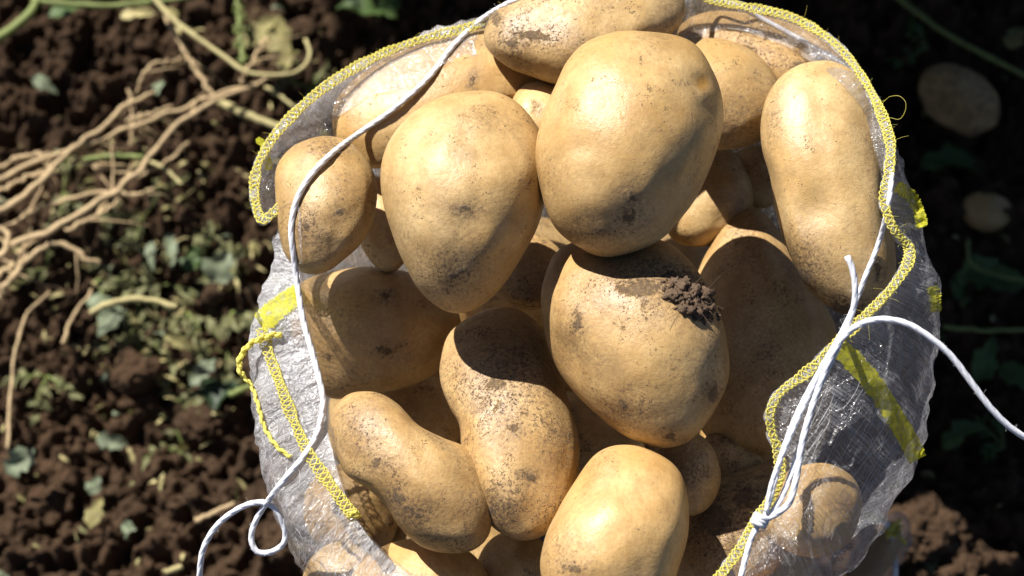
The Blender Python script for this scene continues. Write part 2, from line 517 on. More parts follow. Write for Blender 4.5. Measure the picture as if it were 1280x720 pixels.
# listed from the deepest to the topmost; (key, outline, layer hint, options)
POTS = [
 ('gap_fill', ell(946, 222, 40, 40, 30), -185, dict(dirt=1.0), 'dark dirt-stained potato deep in the gap left of the long upright potato'),
 ('mid_deep', ell(735, 560, 85, 60, 40), -280, dict(dirt=0.9, fix=True), 'brown shaded potato deep in the gap between soil-lumped and pear-shaped potatoes'),
 ('left_deep', ell(505, 520, 75, 60, 10), -320, dict(dirt=0.9), 'shaded potato at the bottom of the black gap above the bent potato'),
 ('deep_b', ell(440, 640, 62, 60, 40), -270, dict(dirt=0.9), 'shaded potato under the bent potato beside the film'),
 ('centre_gap', ell(662, 340, 46, 48, 0), -140, dict(dirt=1.2, fix=True), 'potato added deep in the gap where three big potatoes meet to keep it dark'),  # added occluder that keeps the centre gap dark
 ('right_gap', ell(912, 578, 44, 40, 30), -165, dict(dirt=1.2, fix=True), 'potato added deep in the gap below the soil-lumped potato to block the sun'),  # extra potato put in to stop a sunlit sliver
 ('back_long', [(848, 34), (880, 16), (930, 15), (982, 26), (1034, 50), (1062, 80), (1056, 112), (1010, 130), (950, 128), (890, 100), (850, 75)], -80, dict(dirt=0.75, tilt=(0.1, -0.3)), 'brownish long potato lying against the film at the back rim'),
 ('waisted', [(414, 166), (420, 124), (464, 82), (518, 56), (570, 42), (610, 34), (655, 42), (695, 68), (708, 100), (690, 124), (650, 124), (610, 122), (570, 142), (525, 175), (485, 208), (450, 210), (430, 192)], -62, dict(dirt=0.15, tilt=(0.0, -0.25), fix=True), 'long clean potato under the clear film with a dark nick at its waist'),
 ('back_round', [(840, 55), (885, 46), (930, 56), (960, 80), (976, 112), (972, 150), (950, 178), (905, 188), (865, 182), (835, 150), (825, 95)], -110, dict(dirt=0.65), 'round potato half in shadow tucked behind the big central potato'),
 ('peek', ell(676, 140, 38, 40, 0), -60, dict(dirt=0.3), 'small pale potato peeking out between two big potatoes'),
 ('wedge', ell(478, 280, 34, 62, -12), -130, dict(dirt=0.6), 'orange-brown potato wedged in the slit beside the small dusty potato'),
 ('streak', [(870, 190), (905, 185), (935, 210), (944, 245), (930, 290), (898, 305), (862, 308), (835, 292), (828, 255), (840, 215)], -170, dict(dirt=0.45, fix=True), 'shaded potato with a bright sunlit streak under the big central potato'),
 ('front_right', [(880, 610), (930, 585), (985, 578), (1000, 610), (995, 660), (970, 715), (920, 755), (870, 760), (840, 725), (848, 665)], -170, dict(dirt=0.95), 'very dirty potato in deep shadow behind the gathered cords'),
 ('small_low', ell(858, 592, 43, 54, -10), -150, dict(dirt=0.7), 'small speckled shaded potato behind the clean front potato'),
 ('right_low', [(930, 257), (955, 268), (978, 298), (1002, 336), (1030, 378), (1045, 420), (1032, 480), (1002, 540), (962, 570), (922, 578), (896, 560), (862, 510), (856, 440), (866, 360), (888, 300), (906, 268)], -170, dict(dirt=0.55, tilt=(0.1, -0.35), fix=True), 'long dull potato in shadow beside the soil-lumped potato'),
 ('left_flat', [(378, 352), (425, 338), (480, 334), (525, 345), (562, 372), (576, 405), (562, 442), (538, 470), (500, 486), (460, 493), (420, 500), (396, 488), (378, 455), (366, 415), (367, 375)], -185, dict(dirt=0.4, tilt=(0.0, -0.2), fix=True), 'broad shaded potato with a triangular patch of sun beside the white cord'),
 ('front_low', [(440, 715), (480, 682), (530, 672), (575, 682), (604, 705), (612, 740), (598, 785), (560, 800), (490, 790), (445, 760)], -150, dict(dirt=0.4), 'potato at the front with a sunlit side below the bent potato'),
 ('front_mid', ell(645, 722, 52, 60, 0), -190, dict(dirt=0.7, fix=True), 'dark shaded potato between the pear-shaped and the clean front potato'),
 ('in_film', [(985, 590), (1030, 578), (1065, 595), (1078, 632), (1065, 672), (1030, 695), (985, 690), (955, 660), (958, 620)], -70, dict(dirt=0.35), 'rounded potato seen through the clear film at the front corner'),
 ('film_front', ell(975, 775, 66, 52, -20), -120, dict(dirt=0.5), 'potato seen through the film below the cord knot'),
 ('film_left', ell(425, 735, 48, 58, 10), -190, dict(dirt=0.6, fix=True), 'potato seen dimly through the film below the yellow hem'),
 ('bent', [(440, 490), (470, 489), (497, 504), (522, 530), (553, 547), (582, 560), (606, 590), (614, 630), (608, 668), (590, 688), (560, 692), (528, 684), (500, 660), (482, 632), (460, 611), (432, 592), (419, 560), (413, 530), (420, 505)], -45, dict(fix=True, dirt=0.8, tilt=(0.05, -0.2), thick=0.95), 'bent kidney-shaped potato with a black scab patch'),
 ('pear', [(600, 393), (645, 388), (680, 415), (697, 458), (710, 500), (721, 540), (723, 578), (716, 620), (700, 655), (676, 673), (650, 675), (620, 662), (596, 636), (583, 600), (577, 562), (574, 532), (562, 510), (550, 480), (549, 450), (563, 415)], -70, dict(dirt=1.0, tilt=(0.0, -0.5), fix=True), 'pear-shaped speckled potato with its upper half in shadow'),
 ('clump', [(700, 312), (750, 296), (810, 296), (852, 318), (886, 358), (905, 400), (911, 440), (906, 480), (890, 515), (866, 545), (836, 557), (805, 552), (770, 535), (735, 506), (705, 470), (685, 430), (675, 390), (677, 350)], -60, dict(dirt=0.6, lift=38, tilt=(0.18, -0.22), dents=((760, 470, 60, 4), (725, 350, 25, 6))), 'large potato with a crumbly lump of soil stuck on top'),
 ('small_left', [(400, 170), (432, 175), (456, 196), (470, 230), (468, 265), (455, 297), (430, 325), (400, 341), (375, 338), (356, 316), (347, 280), (343, 240), (346, 208), (366, 183)], 0, dict(dirt=0.75, dents=((410, 196, 18, 3),)), 'small dusty egg-shaped potato crossed by the white cord'),
 ('right_long', [(1015, 79), (1045, 80), (1072, 96), (1088, 122), (1102, 160), (1110, 205), (1114, 260), (1118, 310), (1118, 350), (1105, 380), (1080, 396), (1050, 390), (1016, 366), (996, 336), (979, 300), (970, 265), (963, 222), (953, 186), (952, 150), (962, 115), (985, 90)], -20, dict(dirt=0.45, lift=25, tilt=(0.0, -0.14), dents=((1018, 262, 24, 7), (1000, 200, 40, -4))), 'long upright potato with a dimple and a dirty lower end by the rim'),
 ('top', [(640, 0), (617, 20), (607, 45), (613, 66), (635, 85), (665, 97), (700, 106), (745, 100), (795, 78), (832, 50), (853, 25), (855, 0), (838, -25), (795, -42), (720, -45), (670, -25)], 20, dict(dirt=0.7, tilt=(0.0, -0.3)), 'oblong potato sticking up over the back rim with a dirty end'),
 ('left_mid', [(600, 110), (628, 116), (656, 136), (675, 166), (681, 200), (679, 250), (669, 290), (650, 326), (625, 361), (600, 383), (575, 391), (550, 386), (525, 365), (508, 335), (492, 300), (480, 265), (474, 225), (480, 190), (500, 156), (530, 130), (565, 115)], 0, dict(dirt=0.5, lift=85, tilt=(0.0, -0.1), dents=((585, 275, 22, 5),)), 'large blunt potato with a scabby mark right of the small dusty potato'),
 ('central', [(790, 37), (836, 40), (870, 55), (893, 84), (905, 115), (908, 150), (900, 186), (881, 226), (856, 266), (826, 300), (790, 317), (755, 320), (725, 308), (696, 285), (680, 255), (672, 216), (672, 180), (679, 148), (692, 110), (710, 75), (738, 50)], 30, dict(dirt=0.35, lift=-16, tilt=(-0.06, -0.1), dents=((878, 102, 12, 8), (888, 132, 14, 5), (728, 182, 14, 2.5))), 'biggest smooth potato with a yellow eye on top of the pile'),
 ('front', [(770, 557), (806, 560), (836, 575), (856, 600), (863, 636), (861, 672), (851, 706), (836, 745), (808, 775), (760, 786), (710, 776), (682, 748), (673, 712), (680, 672), (696, 640), (716, 605), (742, 570)], -10, dict(dirt=0.2, tilt=(0.0, -0.25), dents=((800, 620, 20, 4),)), 'clean pale potato at the front of the pile'),
]
CELL = 6.0
def maps(pts):
    i = np.floor(pts[:, 0] / CELL).astype(int) + 40
    j = np.floor(pts[:, 1] / CELL).astype(int) + 60
    hi = np.full((340, 320), -1e9); lo = np.full((340, 320), 1e9)
    np.maximum.at(hi, (i, j), pts[:, 2]); np.minimum.at(lo, (i, j), pts[:, 2])
    return hi, lo
TOP = np.full((340, 320), -1e9)
placed = []
allv, allf = [], []
nv = 0
for si, (key, outl, hint, opt, label) in enumerate(POTS):
    c, pts, T = potato_shape(outl, opt.get('thick', 0.9), si + 1, opt.get('lump', 1.0), opt.get('tilt', (0, -0.3)), opt.get('dents', ()))
    hi, lo = maps(pts)
    ok = (TOP > -1e8) & (lo < 1e8)
    need = (TOP - lo)[ok].max() - 72 if ok.any() else -1e9
    eq = np.abs(S6[:, 2]) < 0.06                      # the rim of the body as the lens sees it
    ei = np.floor(pts[eq, 0] / CELL).astype(int) + 40; ej = np.floor(pts[eq, 1] / CELL).astype(int) + 60
    need2 = (TOP[ei, ej] - pts[eq, 2]).max() + 2
    wc = max(W0(c[1], hint), need, need2)
    wc += opt.get('lift', 0)
    if si < 6 or opt.get('fix'): wc = W0(c[1], hint)
    pts[:, 2] += wc
    TOP = np.maximum(TOP, np.where(hi > -1e8, hi + wc, -1e9))
    Wd = P(pts[:, 0], pts[:, 1], pts[:, 2])
    org = Wd.mean(0)
    me = ME6.copy(); me.name = 'potato'
    me.vertices.foreach_set('co', (Wd - org).ravel())
    me.flip_normals(); me.update()
    o = link('potato', me, M_POT, None, org)
    o['dirt'] = opt.get('dirt', 0.5)
    tag(o, label, 'potato', 'potatoes in the sack')
    placed.append((key, c, wc, T, o, org))
    allv.append(Wd); allf += [[a + nv for a in f] for f in FACES[id(S6)]]; nv += len(Wd)
# caked soil and scab on the skins: where each potato is dirty (pixel of the photograph, radii)
STAIN = {'clump': [(891, 491, 12, 15), (722, 400, 9, 17), (838, 545, 12, 6), (778, 506, 8, 10), (800, 360, 50, 14), (850, 350, 40, 25)], 'left_flat': [(482, 370, 10, 6), (411, 448, 6, 9), (480, 438, 16, 9)],
         'bent': [(497, 623, 14, 11), (510, 636, 14, 7), (524, 643, 14, 6), (470, 580, 12, 9)], 'left_mid': [(566, 344, 11, 8), (576, 338, 8, 6), (582, 259, 16, 5)],
         'small_left': [(424, 264, 8, 9), (383, 283, 7, 5)], 'top': [(621, 25, 10, 13), (665, 44, 34, 10), (640, 52, 14, 9)], 'waisted': [(592, 98, 3, 9)],
         'right_long': [(1096, 338, 8, 12), (1000, 345, 26, 14), (1050, 388, 40, 12)], 'pear': [(643, 534, 13, 8), (664, 597, 9, 7), (608, 640, 20, 14), (620, 480, 20, 14)], 'central': [(786, 272, 14, 14), (790, 245, 9, 9)],
         'front': [(716, 712, 14, 9)], 'back_long': [(930, 62, 30, 9), (1000, 80, 16, 9)], 'front_right': [(890, 650, 40, 40), (930, 620, 24, 24)]}
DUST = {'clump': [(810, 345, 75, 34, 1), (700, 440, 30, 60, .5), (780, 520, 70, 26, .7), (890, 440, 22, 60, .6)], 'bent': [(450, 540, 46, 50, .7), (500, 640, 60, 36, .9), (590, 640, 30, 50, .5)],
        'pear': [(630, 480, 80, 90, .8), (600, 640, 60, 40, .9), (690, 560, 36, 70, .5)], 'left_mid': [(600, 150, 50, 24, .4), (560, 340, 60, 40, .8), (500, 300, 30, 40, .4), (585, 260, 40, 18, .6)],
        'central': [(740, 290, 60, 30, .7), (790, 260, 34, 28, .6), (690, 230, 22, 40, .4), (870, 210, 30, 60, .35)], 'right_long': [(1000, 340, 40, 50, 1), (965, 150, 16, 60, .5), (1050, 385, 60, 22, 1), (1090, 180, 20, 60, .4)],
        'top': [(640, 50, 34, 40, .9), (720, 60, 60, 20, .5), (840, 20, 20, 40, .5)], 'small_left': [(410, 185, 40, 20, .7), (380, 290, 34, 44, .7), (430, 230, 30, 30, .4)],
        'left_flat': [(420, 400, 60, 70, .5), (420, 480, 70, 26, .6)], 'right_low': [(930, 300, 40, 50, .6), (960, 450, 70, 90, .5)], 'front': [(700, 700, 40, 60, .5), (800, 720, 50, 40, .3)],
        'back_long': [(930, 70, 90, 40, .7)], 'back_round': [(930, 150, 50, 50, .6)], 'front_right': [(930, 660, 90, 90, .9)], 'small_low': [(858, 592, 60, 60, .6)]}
for key, c, wc, T, o, org in placed:
    V = np.array([v.co[:] for v in o.data.vertices]) + org
    x, y, _ = unproj(V)
    front = (S6[:, 2] > -0.15)
    jx = 6 * vnoise(S6 * 9 + 2); jy = 6 * vnoise(S6 * 9 + 8)
    st = np.zeros(len(V)); du = np.zeros(len(V)); ey = np.zeros(len(V))
    for (sx, sy, sa, sb) in STAIN.get(key, ()):
        sa, sb = sa * 0.78, sb * 0.78
        st = np.maximum(st, np.exp(-(((x + jx * 0.4 - sx) / sa) ** 2 + ((y + jy * 0.4 - sy) / sb) ** 2)))
    for (sx, sy, sa, sb) in STAIN.get(key, ()):
        du = np.maximum(du, 0.75 * np.exp(-(((x + jx - sx) / (sa * 2.1)) ** 2 + ((y + jy - sy) / (sb * 2.1)) ** 2)))
    du = np.maximum(du, 0.55 * np.clip(vnoise(S6 * 1.9 + len(key) * 3.3 + c[0]) * 1.6 - 0.35, 0, 1))
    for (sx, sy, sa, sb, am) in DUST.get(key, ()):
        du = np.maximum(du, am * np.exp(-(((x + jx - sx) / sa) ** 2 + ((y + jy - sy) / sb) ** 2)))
    if key == 'central': ey = np.exp(-(((x - 878) / 8) ** 2 + ((y - 103) / 10) ** 2) ** 2)
    for nm, arr in (('stain', st), ('dust', du), ('eye', ey)):
        at_ = o.data.attributes.new(nm, 'FLOAT', 'POINT')
        at_.data.foreach_set('value', (arr * front).astype(np.float32))
BV_POT = BVHTree.FromPolygons(np.vstack(allv).tolist(), allf)
def hit_w(bvh, px, py):
    d = P(px, py, 0) - CAM
    h = bvh.ray_cast(Vector(CAM), Vector(d).normalized())
    if h[0] is None: return None
    return unproj(np.array(h[0]))[2]

# potatoes lower down in the sack, glimpsed through the film
BCX, BCY = 0.045, -0.022
fk = 0
for zi, (zz, rr, cnt) in enumerate(((0.295, 0.116, 7), (0.215, 0.100, 6), (0.135, 0.088, 5), (0.055, 0.078, 5))):
    for a in range(cnt):
        th = (a + 0.5 * (zi % 2)) / cnt * 2 * math.pi + 0.2
        sd = np.array([zi * 7.1 + a * 2.3, a * 3.3, zi * 1.9])
        ax = np.array([random.uniform(0.056, 0.066), random.uniform(0.040, 0.046), random.uniform(0.036, 0.040)])
        n = vnoise(S5 * 1.4 + sd) * 0.10 + vnoise(S5 * 3 + sd) * 0.03
        Vv = S5 * ax * (1 + n)[:, None]
        rz = th + math.pi / 2 + random.uniform(-0.3, 0.3)
        Rm = np.array(Matrix.Rotation(rz, 3, 'Z') @ Matrix.Rotation(random.uniform(-0.35, 0.35), 3, 'X'))
        me = ME5.copy(); me.name = 'potato'
        me.vertices.foreach_set('co', (Vv @ Rm.T).ravel()); me.update()
        o = link('potato', me, M_POT, None, (BCX + rr * math.cos(th), BCY + rr * 1.08 * math.sin(th), zz))
        o['dirt'] = random.uniform(0.3, 0.9)
        tag(o, 'potato low in the sack, dimly seen through the clear film', 'potato', 'potatoes low down behind the film')

# ------------------------------------------------------------------ the sack
RIM = [(740, -24, -165), (820, -18, -160), (880, -4, -155), (930, 8, -150), (985, 20, -135), (1030, 44, -105), (1062, 74, -70), (1086, 110, -30), (1103, 146, 10),
       (1113, 182, 40), (1111, 216, 58), (1106, 252, 70), (1116, 284, 74), (1136, 310, 66), (1132, 335, 84), (1112, 363, 104),
       (1086, 390, 120), (1055, 420, 128), (1010, 464, 132), (976, 490, 134), (963, 515, 134), (965, 540, 132), (973, 565, 132),
       (974, 598, 134), (960, 630, 130), (941, 656, 138), (925, 685, 150), (903, 716, 170), (876, 748, 195), (820, 795, 230), (740, 822, 245),
       (650, 812, 225), (575, 775, 180), (516, 722, 130), (472, 684, 100), (443, 644, 84), (426, 600, 66), (413, 550, 40),
       (404, 500, 18), (392, 445, 0), (381, 395, -12), (375, 340, -20), (373, 290, -24), (369, 252, -22), (347, 262, -30), (327, 274, -42),
       (318, 240, -62), (323, 205, -78), (343, 170, -92), (374, 136, -108), (410, 106, -122), (452, 80, -134), (500, 58, -144),
       (550, 43, -150), (590, 33, -155), (625, 18, -160), (680, -8, -165)]
NC = 480
rimc = catmull(RIM, NC, True)                       # (px, py, w)
rng2 = np.random.default_rng(3)
rimc[:, 2] += 5 * vnoise(np.column_stack([np.arange(NC) * 0.12, np.zeros(NC), np.zeros(NC)]))
rimw = P(rimc[:, 0], rimc[:, 1], rimc[:, 2])
def rim_w(px, py):
    return rimc[np.argmin((rimc[:, 0] - px) ** 2 + (rimc[:, 1] - py) ** 2), 2]
ang = np.unwrap(np.arctan2(rimw[:, 1] - BCY, rimw[:, 0] - BCX))
if ang[-1] < ang[0]:
    ang = np.minimum.accumulate(ang)
else:
    ang = np.maximum.accumulate(ang)
kk = np.ones(31) / 31
angs = np.convolve(np.concatenate([ang[-30:] - np.sign(ang[-1] - ang[0]) * 2 * math.pi, ang, ang[:30] + np.sign(ang[-1] - ang[0]) * 2 * math.pi]), kk, 'same')[30:-30]
def ring(z, rx, ry, cx=0.0, cy=0.0, nz=0.0, lump=0.006, seed=0):
    q = np.column_stack([np.cos(angs) * 2.2, np.sin(angs) * 2.2, np.full(NC, z * 9 + seed)])
    r = 1 + lump / rx * vnoise(q) * 2
    r = r - 0.17 * np.exp(-((1 - np.cos(angs + 0.72)) / 0.12) ** 2) * np.clip((0.46 - z) / 0.07, 0, 1)
    return np.column_stack([BCX + cx + rx * r * np.cos(angs), BCY + cy + ry * r * np.sin(angs), np.full(NC, z) + nz * vnoise(q + 5)])
sh = ring(0.415, 0.193, 0.212, 0.006, 0.0, 0.012)
mid0 = rimw * 0.55 + sh * 0.45
out = np.column_stack([np.cos(angs), np.sin(angs), np.full(NC, 0.9)])
mid0 = mid0 + out * 0.008
ctrl = [rimw, mid0, sh, ring(0.335, 0.186, 0.200, 0.002), ring(0.20, 0.156, 0.170, -0.014, lump=0.006), ring(0.09, 0.148, 0.160, -0.012, lump=0.009), ring(0.02, 0.130, 0.140, -0.01), ring(0.004, 0.105, 0.11), ring(0.003, 0.02, 0.02)]
NR = 64
rows = np.zeros((NR, NC, 3))
tk = np.array([0, 0.08, 0.17, 0.32, 0.55, 0.76, 0.90, 0.95, 1.0])
tt = np.concatenate([np.linspace(0, 0.32, 34), np.linspace(0.32, 1, 31)[1:]])
def hermite(tk, Y, t):
    m = np.zeros_like(Y)
    m[1:-1] = (Y[2:] - Y[:-2]) / (tk[2:] - tk[:-2])[:, None, None]
    m[0] = (Y[1] - Y[0]) / (tk[1] - tk[0]); m[-1] = (Y[-1] - Y[-2]) / (tk[-1] - tk[-2])
    i = np.clip(np.searchsorted(tk, t, 'right') - 1, 0, len(tk) - 2)
    h = tk[i + 1] - tk[i]; u = (t - tk[i]) / h
    a = (2 * u ** 3 - 3 * u ** 2 + 1)[:, None, None]; b = (u ** 3 - 2 * u ** 2 + u)[:, None, None]
    c = (-2 * u ** 3 + 3 * u ** 2)[:, None, None]; d = (u ** 3 - u ** 2)[:, None, None]
    return a * Y[i] + b * h[:, None, None] * m[i] + c * Y[i + 1] + d * h[:, None, None] * m[i + 1]
rows = hermite(tk, np.array(ctrl), tt)
# creases running down from the gathered mouth and small crumples
ci = np.arange(NC) / NC
outn = np.column_stack([np.cos(angs), np.sin(angs), np.full(NC, 0.35)])
for r in range(NR):
    q = np.column_stack([np.cos(ci * 2 * math.pi) * 9, np.sin(ci * 2 * math.pi) * 9, np.full(NC, tt[r] * 2.0)])
    p = rows[r]
    n = vnoise(q) * 0.0030 + (1 - np.abs(vnoise(q * 2.2 + 3))) * 0.0024 + vnoise(p * 95) * 0.0022 + vnoise(p * 210) * 0.0012
    rows[r] = p + outn * (n * min(1, 0.15 + r * 0.2) * (0.3 if r > NR - 6 else 1))[:, None]

def grid_mesh(name, rows, closed=True, org=(0, 0, 0), uvt=None):
    nr, nc = rows.shape[:2]
    V = rows.reshape(-1, 3) - np.asarray(org)
    F = []; UVs = []
    lim = nc if closed else nc - 1
    for r in range(nr - 1):
        for c in range(lim):
            d = (c + 1) % nc
            F.append([r * nc + c, r * nc + d, (r + 1) * nc + d, (r + 1) * nc + c])
            u0, u1 = c / nc, (c + 1) / nc
            v0, v1 = (uvt[r], uvt[r + 1]) if uvt is not None else (r / nr, (r + 1) / nr)
            UVs += [u0, v0, u1, v0, u1, v1, u0, v1]
    me = mesh_from(name, V, F)
    ul = me.uv_layers.new(name='UVMap')
    ul.data.foreach_set('uv', UVs)
    return me, F

ORG = np.array([BCX, BCY, 0.0])
sack = link('potato_sack', None, None, None, ORG)
tag(sack, 'open clear film sack with yellow stitched rim, full of potatoes', 'sack')
me, FF = grid_mesh('film', rows, True, ORG, tt)
film = link('film', me, M_FILM, sack)
colx = rows[0, :, 0]
leftness = np.clip((-0.02 - rows[:, :, 0]) / 0.06, 0, 1)
near_rim = np.clip(1 - tt / 0.30, 0, 1)[:, None]
frontness = np.clip((rows[:, :, 1] + 0.13) / 0.10, 0.15, 1)
ply_lit = np.clip(leftness * frontness * (0.15 + 0.75 * near_rim) + 0.25 * np.clip(1 - tt / 0.04, 0, 1)[:, None], 0, 1)  # left side whitened as if sunlit, besides the folded layers
pa = me.attributes.new('ply_lit', 'FLOAT', 'POINT'); pa.data.foreach_set('value', ply_lit.ravel().astype(np.float32))
BV_FILM = BVHTree.FromPolygons(rows.reshape(-1, 3).tolist(), FF)
BV_ALL = BVHTree.FromPolygons(np.vstack(allv + [rows.reshape(-1, 3)]).tolist(), allf + [[a + nv for a in f] for f in FF])

# turned-in flap of the mouth, lying over the potatoes at the back and sides
def flap_width(px, py):
    if py > 205 and px < 420: return 4
    if py < 300 and px < 600: return 46 if px > 350 else 30
    if py < 200 and px >= 600: return 46 if px < 1050 else 24
    return 3
cpx, cpy = 740.0, 330.0
NF = 9
fl = np.zeros((NF, NC, 3))
wid = np.array([flap_width(a, b) for a, b in rimc[:, :2]], float)
wid = np.convolve(np.concatenate([wid[-20:], wid, wid[:20]]), np.ones(25) / 25, 'same')[20:-20]
wid *= 1 + 0.35 * vnoise(np.column_stack([np.arange(NC) * 0.09, np.zeros(NC) + 3, np.zeros(NC)]))
for i in range(NC):
    px, py, wv = rimc[i]
    dx, dy = cpx - px, cpy - py
    L = math.hypot(dx, dy); dx /= L; dy /= L
    wl = wv
    for r in range(NF):
        f = r / (NF - 1)
        x, y = px + dx * wid[i] * f, py + dy * wid[i] * f
        want = wv - 26 * f - 10 * f * f
        h = hit_w(BV_POT, x, y)
        if h is not None and h + 4 > want and h < wv + 60: want = h + 4
        fl[r, i] = (x, y, want)
for it in range(3):
    fl[1:, :, 2] = (np.roll(fl[1:, :, 2], 1, 1) + fl[1:, :, 2] * 2 + np.roll(fl[1:, :, 2], -1, 1)) / 4
fl[:, :, 2] += np.linspace(0, 1, NF)[:, None] * 5 * vnoise(np.column_stack([np.arange(NC) * 0.33, np.zeros(NC), np.zeros(NC) + 7]))[None, :]
flw = P(fl[:, :, 0], fl[:, :, 1], fl[:, :, 2])
me, _ = grid_mesh('rim_flap', flw, True, ORG, np.linspace(0, 0.08, NF))
link('rim_flap', me, M_HEM, sack)

# yellow crochet stitching
def crochet(mb, path, width, yarn, period):
    L = np.linalg.norm(np.diff(path, axis=0), axis=1).sum()
    n = int(L / period * 12)
    p = catmull(path, n)
    T = np.gradient(p, axis=0); T /= np.linalg.norm(T, axis=1)[:, None] + 1e-12
    up = CV * 0.75 + np.array([0, 0, 1]) * 0.6
    B = np.cross(T, up); B /= np.linalg.norm(B, axis=1)[:, None] + 1e-9
    U = np.cross(B, T)
    s = np.linspace(0, L, n)
    jit = 1 + 0.32 * vnoise(np.column_stack([s / period * 0.7, s * 0, s * 0]))
    ph = s / period * 2 * math.pi + 2.6 * vnoise(np.column_stack([s / period * 0.25, s * 0 + 9, s * 0]))
    for sg in (0, math.pi):
        x = np.arcsin(np.sin(ph + sg) * 0.97) / 1.42
        q = p + B * (x * width / 2 * jit)[:, None] + U * (yarn * (0.9 + 0.8 * np.cos(ph * 2 + sg)))[:, None]
        tube(mb, q, yarn * (1 + 0.35 * vnoise(np.column_stack([s / period * 1.3, s * 0 + sg, s * 0 + 3]))), 5)
    for sg in (-1, 1):
        a = ph * 2 + sg
        q = p + B * (sg * width / 2 * jit + yarn * 0.9 * np.cos(a))[:, None] + U * (yarn * (0.6 + 0.9 * np.sin(a)))[:, None]
        tube(mb, q, yarn * 0.95, 5)
def hem_strip(path, width, name):
    n = len(path)
    T = np.gradient(path, axis=0); T /= np.linalg.norm(T, axis=1)[:, None] + 1e-12
    up = CV * 0.75 + np.array([0, 0, 1]) * 0.6
    B = np.cross(T, up); B /= np.linalg.norm(B, axis=1)[:, None] + 1e-9
    U = np.cross(B, T)
    rows_ = []
    for f in (-1, -0.6, -0.2, 0.2, 0.6, 1):
        wob = 0.0009 * vnoise(np.column_stack([np.arange(n) * 0.45, np.full(n, f * 3), np.zeros(n)]))
        rows_.append(path + B * (f * width / 2)[:, None] * (1 + 0.25 * vnoise(np.column_stack([np.arange(n) * 0.2, np.full(n, f), np.ones(n)])))[:, None] + U * (wob + 0.0012 * (1 - f * f) - 0.0008)[:, None])
    me, _ = grid_mesh(name, np.array(rows_), False, ORG)
    link(name, me, M_HEMBAND, sack)
YARN = 0.00040
seg1 = [tuple(r) for r in RIM[43:]] + [tuple(r) for r in RIM[:33]]
p1 = catmull(seg1, 900)
p1 = P(p1[:, 0], p1[:, 1], p1[:, 2] + 3)
hem_strip(p1, np.full(len(p1), 0.0056), 'rim_band')
mb = MB(); crochet(mb, p1, 0.0047, YARN, 0.0062)
link('rim_stitching', mb.mesh('rim_stitching', ORG), M_YEL, sack)

def on_film(px, py, lift=3, bv=BV_FILM, last=None):
    h = hit_w(bv, px, py)
    if h is None:
        h = last if last is not None else rim_w(px, py)
    return h + lift
def drape(pts, n, lift, bv, smooth=5):
    q = catmull(pts, n)
    last = None; W = []
    for x, y in q[:, :2]:
        h = hit_w(bv, x, y)
        if h is None: h = last if last is not None else rim_w(x, y)
        last = h; W.append(h + lift)
    W = np.array(W)
    for _ in range(smooth):
        W = np.maximum(W, np.convolve(np.pad(W, 3, 'edge'), np.ones(7) / 7, 'valid'))
    W = np.convolve(np.pad(W, 3, 'edge'), np.ones(7) / 7, 'valid')
    return np.column_stack([q[:, :2], W])

low = drape([(326, 410), (335, 440), (350, 480), (365, 520), (385, 565), (410, 602), (440, 642), (472, 682), (512, 718)], 160, 3, BV_FILM)
mb = MB(); crochet(mb, P(low[:, 0], low[:, 1], low[:, 2]), 0.0052, YARN, 0.0062)
link('side_stitching', mb.mesh('side_stitching', ORG), M_YEL, sack)
# short drawn-up stitch across the fold and loose crocheted tail
loop = catmull([(352, 418, 0), (335, 420, 4), (313, 430, 8), (300, 448, 10), (301, 466, 10), (314, 482, 10), (322, 505, 12), (331, 535, 16), (346, 558, 20), (363, 571, 24)], 520)
loop[:, 2] += on_film(345, 425, 2)
for i, (x, y, wv) in enumerate(loop):
    h = hit_w(BV_FILM, x, y)
    if h is not None: loop[i, 2] = max(wv, h + 5)
loop[:, 2] = np.convolve(np.pad(loop[:, 2], 20, 'edge'), np.ones(41) / 41, 'valid')
mb = MB()
lw = P(loop[:, 0], loop[:, 1], loop[:, 2])
L = np.linspace(0, 1, len(lw)); T, Nn, Bb = frames(lw)
taper = np.where(L < 0.42, 1.0, 0.72)
for k in range(3):
    bead = np.abs(np.sin(L * math.pi * 30 + k * 1.05))
    th = k * 2.1 + 0.7 * np.sin(L * math.pi * 30 + k)
    q = lw + (np.cos(th)[:, None] * Nn + np.sin(th)[:, None] * Bb) * (0.0010 * taper)[:, None]
    tube(mb, q, 0.0011 * taper * (0.45 + 0.65 * bead), 6)
link('loose_yarn_tail', mb.mesh('loose_yarn_tail', ORG), M_YEL, sack)

# flat yellow tape woven into the film
def tape(pts, width, n=60, m=7, lift=2.0, jag=3.0):
    q = catmull(pts, n)
    T = np.gradient(q, axis=0); T /= np.linalg.norm(T, axis=1)[:, None]
    Nn = np.column_stack([-T[:, 1], T[:, 0]])
    R = np.zeros((n, m, 3)); last = None
    for i in range(n):
        for j in range(m):
            f = (j / (m - 1) - 0.5)
            wd = width * (1 + jag / width * float(vnoise(np.array([[i * 0.9, f * 3, 1.0]]))[0]) * 1.6)
            x, y = q[i] + Nn[i] * f * wd
            h = hit_w(BV_FILM, x, y)
            if h is None: h = last if last is not None else rim_w(x, y)
            last = h
            R[i, j] = (x, y, h + lift)
    for _ in range(2):
        R[1:-1, :, 2] = (R[:-2, :, 2] + 2 * R[1:-1, :, 2] + R[2:, :, 2]) / 4
        R[:, 1:-1, 2] = (R[:, :-2, 2] + 2 * R[:, 1:-1, 2] + R[:, 2:, 2]) / 4
    me, _ = grid_mesh('yellow_tape', P(R[:, :, 0], R[:, :, 1], R[:, :, 2]), False, ORG)
    link('yellow_tape', me, M_TAPE, sack)
